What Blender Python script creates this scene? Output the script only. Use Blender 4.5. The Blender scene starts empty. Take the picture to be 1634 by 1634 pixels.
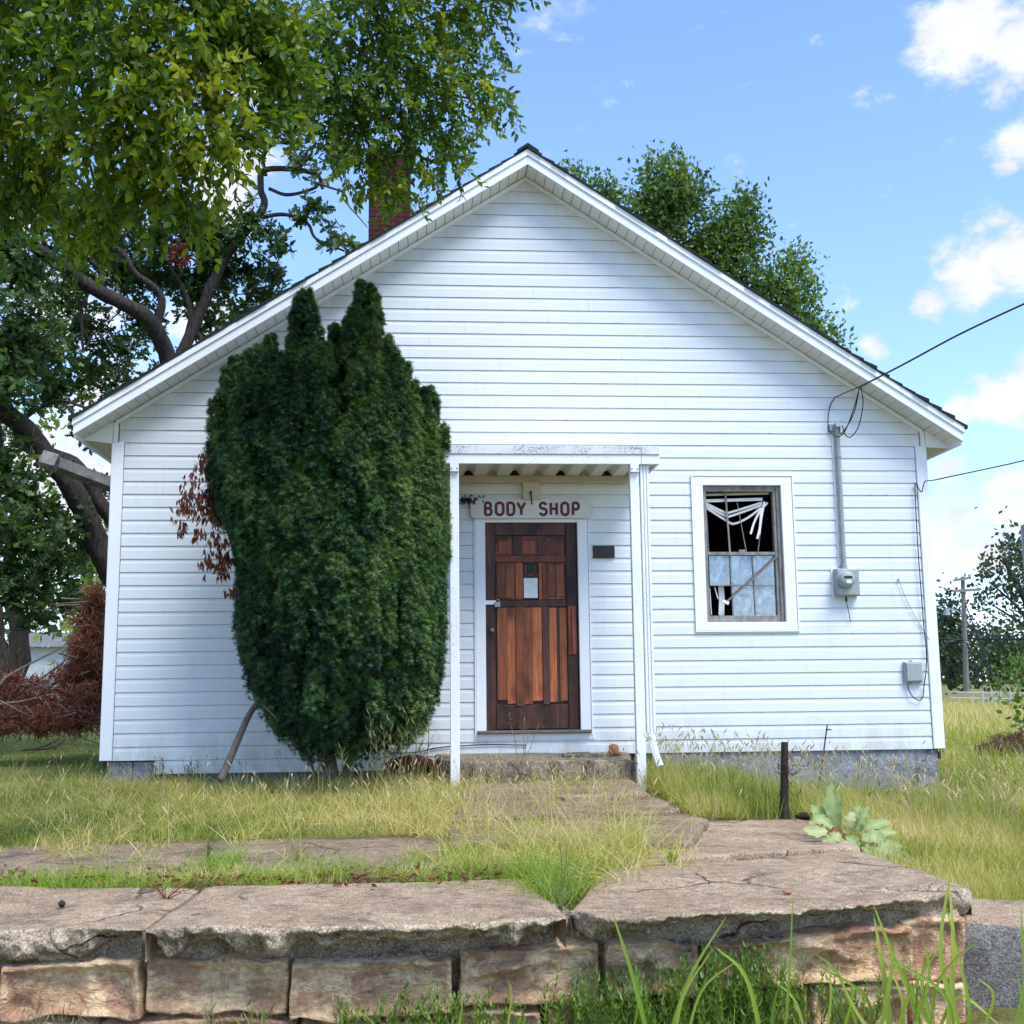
import bpy, math, random
import numpy as np
from mathutils import Vector, Matrix
RNG = np.random.default_rng(7); random.seed(7)
sc = bpy.context.scene
COL = sc.collection
# ------------------------------------------------------------------ camera
CAM = np.array([3.0506, -11.4531, 0.6605]); YAW, PITCH, ROLL, FPX = 0.0739, 0.1474, -0.0104, 1866.0
def _axes():
    cy, sy, cp, sp, cr, sr = math.cos(YAW), math.sin(YAW), math.cos(PITCH), math.sin(PITCH), math.cos(ROLL), math.sin(ROLL)
    f = np.array([sy*cp, cy*cp, sp]); r0 = np.array([cy, -sy, 0.0]); u0 = np.cross(r0, f)
    return cr*r0+sr*u0, -sr*r0+cr*u0, f
AR, AU, AF = _axes()
cd = bpy.data.cameras.new('camera'); cam = bpy.data.objects.new('camera', cd); COL.objects.link(cam)
cd.sensor_width = 36; cd.lens = FPX/1634*36; cd.clip_end = 3000; cd.clip_start = 0.05
cam.matrix_world = Matrix(((AR[0], AU[0], -AF[0], CAM[0]), (AR[1], AU[1], -AF[1], CAM[1]), (AR[2], AU[2], -AF[2], CAM[2]), (0, 0, 0, 1)))
sc.camera = cam
def ray(x, y): return AF+(x-817)/FPX*AR-(y-817)/FPX*AU
def P(x, y, Y=0.0):            # a photo pixel -> point on the vertical plane y = Y
    d = ray(x, y); return CAM+d*(Y-CAM[1])/d[1]
def G(x, y, z):                # -> point on the level plane z
    d = ray(x, y); return CAM+d*(z-CAM[2])/d[2]
def D(x, y, dist):             # -> point at a depth along the view
    return CAM+ray(x, y)*dist
# ------------------------------------------------------------------ world, sun, exposure
SUN_EL, SUN_AZ = math.radians(57), math.radians(145)      # azimuth measured clockwise from +Y
sc.view_settings.view_transform = 'Standard'; sc.view_settings.look = 'None'
sc.view_settings.gamma = 1; sc.view_settings.use_curve_mapping = False
sc.view_settings.exposure = 1.22
sd = bpy.data.lights.new('sun', 'SUN'); sd.energy = 2.0; sd.angle = math.radians(28); sd.color = (1, .97, .92)
so = bpy.data.objects.new('sun', sd); COL.objects.link(so)
sdir = Vector((math.sin(SUN_AZ)*math.cos(SUN_EL), math.cos(SUN_AZ)*math.cos(SUN_EL), math.sin(SUN_EL)))
so.rotation_euler = sdir.to_track_quat('Z', 'Y').to_euler(); so.location = (0, -5, 20)
wd = bpy.data.worlds.new('World'); sc.world = wd; wd.use_nodes = True
def build_world():
    nt = wd.node_tree; nt.nodes.clear(); nd = nt.nodes; lk = nt.links
    out = nd.new('ShaderNodeOutputWorld'); bg = nd.new('ShaderNodeBackground'); bg.inputs[1].default_value = 0.15
    sky = nd.new('ShaderNodeTexSky'); sky.sky_type = 'NISHITA'; sky.sun_disc = False
    sky.sun_elevation = SUN_EL; sky.sun_rotation = SUN_AZ; sky.air_density = 1.0; sky.dust_density = 0.15; sky.ozone_density = 5.0
    tc = nd.new('ShaderNodeTexCoord')
    def m(op, a, b=None, c=None):
        n = nd.new('ShaderNodeMath'); n.operation = op
        for i, v in enumerate((a, b, c)):
            if v is None: continue
            if isinstance(v, (int, float)): n.inputs[i].default_value = v
            else: lk.new(v, n.inputs[i])
        return n.outputs[0]
    def nz(scale, detail, rough, off=(0, 0, 0), st=(1, 1, 1)):
        mp = nd.new('ShaderNodeMapping'); mp.inputs['Location'].default_value = off; mp.inputs['Scale'].default_value = st
        lk.new(tc.outputs['Generated'], mp.inputs[0])
        n = nd.new('ShaderNodeTexNoise'); n.inputs['Scale'].default_value = scale; n.inputs['Detail'].default_value = detail
        n.inputs['Roughness'].default_value = rough; lk.new(mp.outputs[0], n.inputs['Vector']); return n.outputs['Fac']
    blobs = [(1560, 40, 95), (1625, 60, 85), (1480, 55, 60), (1590, 150, 35), (1634, 235, 55), (1610, 265, 30),
             (1545, 440, 75), (1610, 400, 85), (1480, 480, 45), (1590, 350, 40), (1400, 552, 32), (1590, 640, 60), (1640, 610, 60), (1530, 655, 35),
             (1515, 745, 50), (1530, 820, 60), (1600, 800, 65), (1500, 870, 60), (1580, 880, 70), (1640, 820, 60),
             (430, 130, 60), (370, 280, 90), (200, 640, 120), (120, 780, 160), (100, 480, 110), (60, 1030, 100), (330, 520, 70), (10, 330, 60)]
    tot = None
    for x, y, r in blobs:
        d = ray(x, y); d = d/np.linalg.norm(d)
        vm = nd.new('ShaderNodeVectorMath'); vm.operation = 'DISTANCE'; lk.new(tc.outputs['Generated'], vm.inputs[0]); vm.inputs[1].default_value = d
        v = m('MAXIMUM', m('SUBTRACT', 1.0, m('DIVIDE', vm.outputs['Value'], r*1.22/FPX)), 0.0)
        tot = v if tot is None else m('MAXIMUM', tot, v)
    big = nz(2.2, 5, .6, (3.1, 1.7, 0), (1, 1, 2.0)); fine = nz(17, 12, .64, (0, 0, 5), (1, 1, 1.5))
    dens = m('ADD', m('MULTIPLY', tot, 0.62), m('MULTIPLY', m('SUBTRACT', fine, .5), 1.45))
    far = m('MULTIPLY', m('SUBTRACT', big, 0.56), 5.0)
    dens = m('MAXIMUM', dens, m('ADD', m('MINIMUM', far, .6), m('MULTIPLY', m('SUBTRACT', fine, .5), .9)))
    mr = nd.new('ShaderNodeMapRange'); mr.interpolation_type = 'SMOOTHSTEP'; mr.inputs[1].default_value = .12; mr.inputs[2].default_value = .50
    lk.new(dens, mr.inputs[0])
    # pale veil low in the sky
    sep = nd.new('ShaderNodeSeparateXYZ'); lk.new(tc.outputs['Generated'], sep.inputs[0])
    veil = nd.new('ShaderNodeMapRange'); veil.inputs[1].default_value = .5; veil.inputs[2].default_value = 0.0; veil.inputs[3].default_value = 0.0; veil.inputs[4].default_value = .30
    lk.new(sep.outputs[2], veil.inputs[0])
    mx0 = nd.new('ShaderNodeMix'); mx0.data_type = 'RGBA'; lk.new(veil.outputs[0], mx0.inputs[0]); tn = nd.new('ShaderNodeMix'); tn.data_type = 'RGBA'; tn.blend_type = 'MULTIPLY'; tn.inputs[0].default_value = 1; lk.new(sky.outputs[0], tn.inputs[6]); tn.inputs[7].default_value = (.95, .95, 1.03, 1); lk.new(tn.outputs[2], mx0.inputs[6]); mx0.inputs[7].default_value = (1.25, 1.85, 2.9, 1)
    shade = nd.new('ShaderNodeMapRange'); lk.new(fine, shade.inputs[0]); shade.inputs[1].default_value = .35; shade.inputs[2].default_value = .7; shade.inputs[3].default_value = 2.3; shade.inputs[4].default_value = 3.2
    cc = nd.new('ShaderNodeCombineColor'); lk.new(shade.outputs[0], cc.inputs[0]); lk.new(m('ADD', m('MULTIPLY', shade.outputs[0], .93), .3), cc.inputs[1]); lk.new(m('ADD', m('MULTIPLY', shade.outputs[0], .80), .85), cc.inputs[2])
    mx = nd.new('ShaderNodeMix'); mx.data_type = 'RGBA'; lk.new(mr.outputs[0], mx.inputs[0]); lk.new(mx0.outputs[2], mx.inputs[6]); lk.new(cc.outputs[0], mx.inputs[7])
    lk.new(mx.outputs[2], bg.inputs[0]); lk.new(bg.outputs[0], out.inputs[0])
build_world()
# ------------------------------------------------------------------ materials
class NT:
    def __init__(s, name, rough=.8, spec=.3):
        s.m = bpy.data.materials.new(name); s.m.use_nodes = True; t = s.m.node_tree; s.t = t; s.n = t.nodes; s.l = t.links
        s.b = s.n['Principled BSDF']; s.b.inputs['Roughness'].default_value = rough; s.b.inputs['Specular IOR Level'].default_value = spec
        s.tc = s.n.new('ShaderNodeTexCoord'); s.out = s.n['Material Output']
    def put(s, v, sock):
        if isinstance(v, (int, float)): sock.default_value = v
        elif isinstance(v, tuple): sock.default_value = v if len(v) == 4 else (*v, 1)
        else: s.l.new(v, sock)
    def map(s, scale=(1, 1, 1), rnd=True):
        mp = s.n.new('ShaderNodeMapping'); mp.inputs['Scale'].default_value = scale; s.l.new(s.tc.outputs['Object'], mp.inputs[0])
        if rnd:
            oi = s.n.new('ShaderNodeObjectInfo'); mu = s.n.new('ShaderNodeMath'); mu.operation = 'MULTIPLY'; mu.inputs[1].default_value = 37.0
            s.l.new(oi.outputs['Random'], mu.inputs[0]); s.l.new(mu.outputs[0], mp.inputs['Location'])
        return mp.outputs[0]
    def noise(s, scale, detail=4, rough=.55, st=(1, 1, 1), rnd=True, dist=0):
        n = s.n.new('ShaderNodeTexNoise'); n.inputs['Scale'].default_value = scale; n.inputs['Detail'].default_value = detail
        n.inputs['Roughness'].default_value = rough; n.inputs['Distortion'].default_value = dist; s.l.new(s.map(st, rnd), n.inputs['Vector']); return n.outputs['Fac']
    def voro(s, scale, feat='F1', out='Distance', st=(1, 1, 1)):
        n = s.n.new('ShaderNodeTexVoronoi'); n.feature = feat; n.inputs['Scale'].default_value = scale; s.l.new(s.map(st), n.inputs['Vector']); return n.outputs[out]
    def ramp(s, f, stops):
        n = s.n.new('ShaderNodeValToRGB'); e = n.color_ramp.elements
        while len(e) < len(stops): e.new(.5)
        for i, (p, c) in enumerate(stops): e[i].position = p; e[i].color = (*c, 1) if isinstance(c, tuple) else (c, c, c, 1)
        s.l.new(f, n.inputs[0]); return n.outputs[0]
    def mix(s, f, a, b, mode='MIX'):
        n = s.n.new('ShaderNodeMix'); n.data_type = 'RGBA'; n.blend_type = mode; s.put(f, n.inputs[0]); s.put(a, n.inputs[6]); s.put(b, n.inputs[7]); return n.outputs[2]
    def math(s, op, a, b=0.0):
        n = s.n.new('ShaderNodeMath'); n.operation = op; s.put(a, n.inputs[0]); s.put(b, n.inputs[1]); return n.outputs[0]
    def rnd(s): return s.n.new('ShaderNodeObjectInfo').outputs['Random']
    def attr(s, nm='tint'):
        n = s.n.new('ShaderNodeAttribute'); n.attribute_name = nm; return n.outputs['Fac']
    def col(s, c): s.put(c, s.b.inputs['Base Color']); return s
    def bump(s, h, strength=.4, dist=.01):
        n = s.n.new('ShaderNodeBump'); n.inputs['Strength'].default_value = strength; n.inputs['Distance'].default_value = dist
        s.l.new(h, n.inputs['Height']); s.l.new(n.outputs[0], s.b.inputs['Normal']); return s
M = {}
def simple(name, c, rough=.7, var=.25, scale=9, bump=0, spec=.3, metal=0, st=(1, 1, 1)):
    t = NT(name, rough, spec); c2 = tuple(x*(1-var) for x in c)
    n = t.noise(scale, 6, .6, st); t.col(t.mix(t.ramp(n, [(.3, 0.), (.7, 1.)]), c2, c)); t.b.inputs['Metallic'].default_value = metal
    if bump: t.bump(n, bump)
    M[name] = t.m
def white(name, base, spots, sc_=90, grime=.12, warm=(.62, .55, .45)):
    t = NT(name, .5, .35)
    g = t.ramp(t.noise(1.3, 6, .62, (1, 1, 1.4)), [(.42, 0.), (.75, grime)])
    s2 = t.ramp(t.noise(sc_, 3, .7), [(.62-spots*.12, 0.), (.66-spots*.08, min(1., spots))])
    s3 = t.ramp(t.noise(3.5, 3, .6), [(.40, 0.), (.6, 1.)])
    c = t.mix(g, base, warm); c = t.mix(t.math('MULTIPLY', s2, s3), c, (.10, .11, .12)); t.col(c)
    t.bump(t.noise(25, 3), .06, .003); M[name] = t.m
white('siding', (.80, .80, .785), .16, 60, .10)
white('trim', (.79, .815, .83), .12, 60, .05)
white('canopy', (.76, .79, .80), .55, 110, .10, (.4, .42, .42))
white('canopy_dirty', (.66, .68, .68), 1.0, 85, .30, (.28, .30, .31))
white('soffit', (.70, .70, .68), .10, 40, .2)
def sidingm():
    t = NT('siding', .45, .35); g = t.ramp(t.noise(1.1, 6, .62, (1, 1, 1.6), False), [(.45, 0.), (.75, .16)])
    sp = t.n.new('ShaderNodeSeparateXYZ'); t.l.new(t.tc.outputs['Object'], sp.inputs[0]); fz = t.math('FRACT', t.math('DIVIDE', sp.outputs[2], .127))
    edge = t.math('ADD', t.math('GREATER_THAN', fz, .91), t.math('LESS_THAN', fz, .05)); nx_ = t.ramp(t.noise(7, 5, .8, (1, 1, 3), False), [(.55, 0.), (.68, 1.)])
    fine = t.ramp(t.noise(60, 3, .7, (1, 1, 1), False), [(.45, 0.), (.62, 1.)]); k = t.math('MULTIPLY', t.math('MULTIPLY', edge, nx_), fine)
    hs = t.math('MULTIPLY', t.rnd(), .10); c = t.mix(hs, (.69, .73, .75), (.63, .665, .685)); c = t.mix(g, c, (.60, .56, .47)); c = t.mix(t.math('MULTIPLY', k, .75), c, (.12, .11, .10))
    ab = t.math('ABSOLUTE', sp.outputs[0]); dr_ = t.math('SUBTRACT', t.math('SUBTRACT', 5.885, t.math('MULTIPLY', ab, .649)), sp.outputs[2])
    st1 = t.math('MULTIPLY', t.ramp(dr_, [(.0, .75), (.45, 0.)]), t.ramp(t.noise(2.6, 6, .7, (1, 1, .7), False), [(.38, 0.), (.62, 1.)])); c = t.mix(t.math('MULTIPLY', st1, .8), c, (.47, .42, .34))
    st2 = t.math('MULTIPLY', t.ramp(sp.outputs[2], [(.0, .8), (.40, 0.)]), t.ramp(t.noise(5, 7, .75, (1, 1, .4), False), [(.42, 0.), (.62, 1.)])); c = t.mix(t.math('MULTIPLY', st2, .7), c, (.40, .36, .27))
    stk = t.ramp(t.noise(3, 5, .7, (6, 1, .35), False), [(.56, 0.), (.72, .22)]); c = t.mix(stk, c, (.50, .48, .43))
    dots = t.ramp(t.voro(9, st=(1, 1, 1)), [(.02, .55), (.035, 0.)]); c = t.mix(dots, c, (.22, .20, .17)); t.col(c); t.bump(t.noise(14, 3, .5, (.4, 1, 1.5), False), .10, .006); M['siding'] = t.m
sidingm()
simple('soffit_tan', (.60, .55, .43), .7, .2)
simple('shingle', (.020, .026, .026), .9, .5, 14, .4)
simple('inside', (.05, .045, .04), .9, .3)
simple('mortar', (.20, .15, .13), .95, .4, 40, .3)
simple('black', (.012, .012, .013), .5, .2)
simple('cable', (.02, .022, .026), .45, .2)
simple('steel', (.36, .38, .38), .5, .25, 30, .1, .5, .35)
simple('grey_plastic', (.33, .37, .37), .45, .12, 20)
simple('conduit', (.30, .34, .33), .5, .2, 12)
simple('rust', (.045, .028, .026), .85, .6, 35, .5)
simple('old_wood', (.24, .21, .18), .9, .5, 10, .5, st=(6, 1, 1))
simple('sill_wood', (.17, .15, .14), .9, .4, 10, .5, st=(1, 5, 5))
simple('sash_wood', (.30, .28, .26), .9, .55, 22, .5, st=(1, 1, .4))
simple('paper', (.72, .75, .76), .6, .15, 20)
simple('sign_white', (.68, .68, .66), .4, .22, 5)
simple('letter_red', (.16, .018, .016), .5, .3, 60)
simple('letter_dark', (.02, .012, .012), .5, .2)
simple('plaque', (.055, .045, .045), .55, .6, 30, .4)
simple('brass', (.25, .19, .12), .45, .4, 30, 0, .5, .6)
simple('blind', (.75, .75, .73), .5, .12, 10)
simple('dead_stem', (.22, .18, .15), .9, .5, 20, .5)
simple('pebble', (.36, .30, .24), .9, .5, 6, .3)
simple('far_white', (.52, .54, .55), .7, .2)
simple('pole_wood', (.27, .24, .22), .9, .35, 6, .3, st=(4, 4, .4))
simple('gutter', (.24, .235, .21), .7, .7, 9, .3)
simple('hay', (.075, .055, .045), .95, .5, 30, .6)
def wood(name, a, b, c):
    t = NT(name, .55, .35); n = t.noise(6, 8, .65, (9, 9, .55), True, .6); n2 = t.noise(2.2, 4, .6, (1.5, 1.5, .8))
    k = t.ramp(n, [(.30, a), (.52, b), (.72, c)]); k = t.mix(t.ramp(n2, [(.50, 0.), (.68, .85)]), k, tuple(x*.28 for x in a))
    hsv = t.n.new('ShaderNodeHueSaturation'); t.l.new(k, hsv.inputs['Color']); v = t.n.new('ShaderNodeMapRange'); t.l.new(t.rnd(), v.inputs[0]); v.inputs[3].default_value = .6; v.inputs[4].default_value = 1.5
    t.l.new(v.outputs[0], hsv.inputs['Value']); t.col(hsv.outputs[0]); t.bump(n, .35, .004); M[name] = t.m
wood('wood_orange', (.15, .04, .014), (.30, .085, .028), (.40, .14, .055))
wood('wood_mid', (.07, .020, .010), (.17, .045, .020), (.27, .085, .038))
wood('wood_dark', (.028, .012, .009), (.065, .024, .015), (.13, .050, .030))
def brickm():
    t = NT('brick_red', .9, .2); c = t.mix(t.noise(12, 4), (.045, .010, .010), (.095, .020, .018)); c = t.mix(t.math('MULTIPLY', t.rnd(), .35), c, (.045, .012, .012)); t.col(c); t.bump(t.noise(60, 3), .4, .004); M['brick'] = t.m
brickm()
def concrete(name, a, b, dark, agg=.5, bs=.5):
    t = NT(name, .93, .2); n = t.noise(1.7, 8, .68, rnd=False); f = t.noise(95, 3, .75, rnd=False)
    c = t.mix(t.ramp(n, [(.35, 0.), (.65, 1.)]), a, b); c = t.mix(t.ramp(t.noise(3.1, 8, .75, rnd=False), [(.50, 0.), (.62, .8)]), c, dark)
    lich = t.ramp(t.noise(9, 6, .75, rnd=False), [(.60, 0.), (.68, .55)]); c = t.mix(lich, c, (.42, .40, .36))
    sp = t.ramp(f, [(.36, .40), (.5, 1.), (.66, 1.6)]); c = t.mix(agg, c, sp, 'MULTIPLY')
    st = t.ramp(t.noise(16, 8, .75, rnd=False), [(.3, .55), (.6, 1.15)]); c = t.mix(.9, c, st, 'MULTIPLY')
    v = t.n.new('ShaderNodeTexVoronoi'); v.feature = 'DISTANCE_TO_EDGE'; v.inputs['Scale'].default_value = 1.1; w = t.n.new('ShaderNodeVectorMath'); w.operation = 'ADD'; nn = t.n.new('ShaderNodeTexNoise'); nn.inputs['Scale'].default_value = 5; nn.inputs['Detail'].default_value = 5
    t.l.new(t.tc.outputs['Object'], nn.inputs['Vector']); sc_ = t.n.new('ShaderNodeVectorMath'); sc_.operation = 'SCALE'; sc_.inputs['Scale'].default_value = .16; t.l.new(nn.outputs['Color'], sc_.inputs[0]); t.l.new(t.tc.outputs['Object'], w.inputs[0]); t.l.new(sc_.outputs[0], w.inputs[1]); t.l.new(w.outputs[0], v.inputs['Vector'])
    ck = t.math('MULTIPLY', t.ramp(v.outputs['Distance'], [(.004, 1.), (.009, 0.)]), t.ramp(t.noise(1.3, 2, .5, rnd=False), [(.50, 0.), (.56, .8)])); c = t.mix(ck, c, (.04, .032, .026)); t.col(c)
    h = t.math('SUBTRACT', t.math('ADD', t.math('MULTIPLY', f, .5), t.noise(28, 6, .7, rnd=False)), ck); t.bump(h, bs, .014); M[name] = t.m
concrete('concrete', (.34, .235, .145), (.50, .365, .235), (.21, .15, .10), .9, 1.)
concrete('concrete_edge', (.36, .27, .18), (.62, .50, .36), (.13, .10, .07), 1., 1.2)
concrete('concrete_brown', (.22, .155, .10), (.37, .27, .175), (.13, .095, .066), 1., .9)
concrete('step_concrete', (.19, .15, .11), (.34, .28, .21), (.08, .068, .05), 1., 1.)
concrete('foundation', (.24, .25, .27), (.33, .34, .36), (.15, .16, .17), .9, .9)
concrete('pebble_wall', (.15, .138, .12), (.30, .28, .25), (.08, .075, .066), 1., 1.)
def stone():
    t = NT('sandstone', .88, .25)
    n = t.noise(4.2, 10, .66, (1, 1, 1.5), True, .3); n2 = t.noise(3.6, 7, .62, (1, 1, 1), True, .4); n3 = t.noise(2.4, 4, .6)
    c = t.ramp(n, [(.26, (.30, .21, .14)), (.42, (.56, .38, .22)), (.54, (.74, .58, .39)), (.66, (.66, .46, .28)), (.78, (.66, .58, .46))])
    c = t.mix(t.ramp(n2, [(.50, 0.), (.56, .85)]), c, (.34, .17, .12)); c = t.mix(t.ramp(n3, [(.60, 0.), (.70, .75)]), c, (.17, .145, .13))
    hsv = t.n.new('ShaderNodeMapRange'); t.l.new(t.rnd(), hsv.inputs[0]); hsv.inputs[3].default_value = 0; hsv.inputs[4].default_value = .35
    c = t.mix(hsv.outputs[0], c, (.52, .44, .33)); st = t.ramp(t.noise(38, 9, .78), [(.32, .55), (.5, 1.), (.66, 1.3)]); c = t.mix(.9, c, st, 'MULTIPLY'); c = t.mix(1., c, (1.36, 1.26, 1.12), 'MULTIPLY')
    t.col(c); t.bump(t.math('ADD', t.noise(16, 8, .65, (1, 1, 2.2), True, 1.), t.math('MULTIPLY', t.noise(90, 3), .3)), 1., .045); M['stone'] = t.m
stone()
def foliage(name, stops, trans=.35, rough=.5, spec=.35):
    t = NT(name, rough, spec); c = t.ramp(t.attr(), stops); t.col(c)
    tr = t.n.new('ShaderNodeBsdfTranslucent'); cc = t.mix(1., c, (1.5, 1.35, .55), 'MULTIPLY'); t.l.new(cc, tr.inputs[0])
    mx = t.n.new('ShaderNodeMixShader'); mx.inputs[0].default_value = trans; t.l.new(t.b.outputs[0], mx.inputs[1]); t.l.new(tr.outputs[0], mx.inputs[2]); t.l.new(mx.outputs[0], t.out.inputs[0]); M[name] = t.m
foliage('leaf_near', [(0, (.030, .075, .010)), (.4, (.085, .165, .014)), (.75, (.20, .27, .018)), (1, (.34, .36, .035))], .45)
foliage('leaf_oak', [(0, (.024, .055, .018)), (.5, (.062, .12, .028)), (.9, (.12, .19, .045)), (1, (.19, .22, .07))], .35)
foliage('leaf_back', [(0, (.035, .08, .026)), (.5, (.095, .185, .045)), (1, (.22, .31, .07))], .4)
foliage('leaf_far', [(0, (.030, .055, .030)), (.5, (.055, .09, .045)), (1, (.09, .13, .06))], .3)
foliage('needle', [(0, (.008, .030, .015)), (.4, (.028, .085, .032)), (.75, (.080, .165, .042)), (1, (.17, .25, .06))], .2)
foliage('dead_leaf', [(0, (.08, .022, .013)), (.5, (.17, .045, .025)), (1, (.27, .095, .045))], .25)
foliage('dead_needle', [(0, (.06, .022, .016)), (.5, (.18, .055, .034)), (.9, (.30, .12, .06)), (1, (.07, .09, .03))], .2)
foliage('grass', [(0, (.08, .15, .018)), (.3, (.19, .27, .030)), (.55, (.38, .40, .075)), (.8, (.60, .51, .19)), (1, (.74, .62, .35))], .35, .6)
foliage('grass_green', [(0, (.11, .21, .026)), (.6, (.27, .40, .05)), (1, (.48, .52, .13))], .4, .5)
foliage('seed', [(0, (.34, .34, .14)), (1, (.66, .55, .33))], .35, .7)
foliage('mullein', [(0, (.24, .33, .13)), (.5, (.38, .46, .20)), (.85, (.50, .53, .26)), (1, (.58, .50, .30))], .3, .8)
foliage('weed', [(0, (.06, .15, .025)), (.6, (.15, .27, .04)), (1, (.30, .37, .08))], .4)
foliage('weed_dry', [(0, (.12, .13, .05)), (.6, (.25, .24, .11)), (1, (.36, .28, .16))], .3)
def bark():
    t = NT('bark', .95, .15); n = t.noise(9, 8, .7, (3, 3, .6), False, .8); t.col(t.ramp(n, [(.3, (.022, .018, .016)), (.55, (.07, .058, .05)), (.75, (.14, .12, .10))])); t.bump(n, 1., .05); M['bark'] = t.m
bark()
def ground():
    t = NT('ground', .95, .1); n = t.noise(1.6, 8, .65, rnd=False); f = t.noise(45, 5, .7, rnd=False)
    c = t.ramp(n, [(.3, (.10, .115, .03)), (.5, (.19, .18, .06)), (.68, (.30, .25, .11))]); c = t.mix(.8, c, t.ramp(f, [(.3, .5), (.65, 1.4)]), 'MULTIPLY'); t.col(c); t.bump(f, .8, .03); M['ground'] = t.m
    t = NT('litter', .95, .1); n = t.noise(30, 6, .7, rnd=False); t.col(t.ramp(n, [(.3, (.05, .02, .014)), (.5, (.14, .055, .035)), (.7, (.26, .16, .10))])); t.bump(n, .8, .02); M['litter'] = t.m
ground()
def glassm():
    t = NT('glass', .04, .6); t.col((.10, .12, .15)); t.b.inputs['Alpha'].default_value = 1
    g = t.n.new('ShaderNodeBsdfGlossy'); g.inputs['Roughness'].default_value = .06; g.inputs[0].default_value = (.9, .95, 1, 1)
    tr = t.n.new('ShaderNodeBsdfTransparent'); tr.inputs[0].default_value = (.85, .88, .92, 1)
    df = t.n.new('ShaderNodeBsdfDiffuse'); df.inputs[0].default_value = (.15, .18, .22, 1)
    a = t.n.new('ShaderNodeMixShader'); a.inputs[0].default_value = .38; t.l.new(tr.outputs[0], a.inputs[1]); t.l.new(g.outputs[0], a.inputs[2])
    b = t.n.new('ShaderNodeMixShader'); b.inputs[0].default_value = .42; hz = t.ramp(t.noise(7, 6, .7, (1, 1, 1), True, 1.5), [(.35, .30), (.62, .72)]); t.l.new(hz, b.inputs[0]); t.l.new(a.outputs[0], b.inputs[1]); t.l.new(df.outputs[0], b.inputs[2]); t.l.new(b.outputs[0], t.out.inputs[0]); M['glass'] = t.m  # mottled blue-grey diffuse puts the hazy sky reflection into the pane colour
glassm()
# ------------------------------------------------------------------ object helpers
def tag(o, label=None, cat=None, group=None, kind=None):
    if label: o['label'] = label
    if cat: o['category'] = cat
    if group: o['group'] = group
    if kind: o['kind'] = kind
    return o
def thing(name, label, cat, loc=(0, 0, 0), group=None):
    o = bpy.data.objects.new(name, None); COL.objects.link(o); o.empty_display_size = .1
    o.location = tuple(float(v) for v in loc); return tag(o, label, cat, group)
def wloc(p):
    v = Vector((0, 0, 0))
    while p is not None: v = v+p.location; p = p.parent
    return np.array(v)
def obj(name, V, F, mat, parent=None, smooth=False, kind=None, tint=None, label=None, matidx=None):
    """V is in world metres; the part's own origin is its parent's."""
    V = np.asarray(V, dtype=np.float64).reshape(-1, 3)
    if parent is not None: V = V-wloc(parent)
    me = bpy.data.meshes.new(name)
    if isinstance(F, np.ndarray):
        n, k = F.shape; me.vertices.add(len(V)); me.vertices.foreach_set('co', V.astype(np.float32).ravel())
        me.loops.add(n*k); me.loops.foreach_set('vertex_index', F.astype(np.int32).ravel())
        me.polygons.add(n); me.polygons.foreach_set('loop_start', np.arange(0, n*k, k, dtype=np.int32))
        me.polygons.foreach_set('loop_total', np.full(n, k, dtype=np.int32)); me.update(calc_edges=True)
    else:
        me.from_pydata([tuple(v) for v in V], [], F); me.update()
    for mm in (mat if isinstance(mat, (list, tuple)) else [mat]): me.materials.append(M[mm] if isinstance(mm, str) else mm)
    if matidx is not None: me.polygons.foreach_set('material_index', np.asarray(matidx, dtype=np.int32))
    if smooth: me.polygons.foreach_set('use_smooth', [True]*len(me.polygons))
    if tint is not None:
        a = me.attributes.new('tint', 'FLOAT', 'POINT'); a.data.foreach_set('value', np.asarray(tint, dtype=np.float32))
    o = bpy.data.objects.new(name, me); COL.objects.link(o)
    if parent is not None: o.parent = parent
    if kind: o['kind'] = kind
    if label: o['label'] = label
    return o
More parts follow.
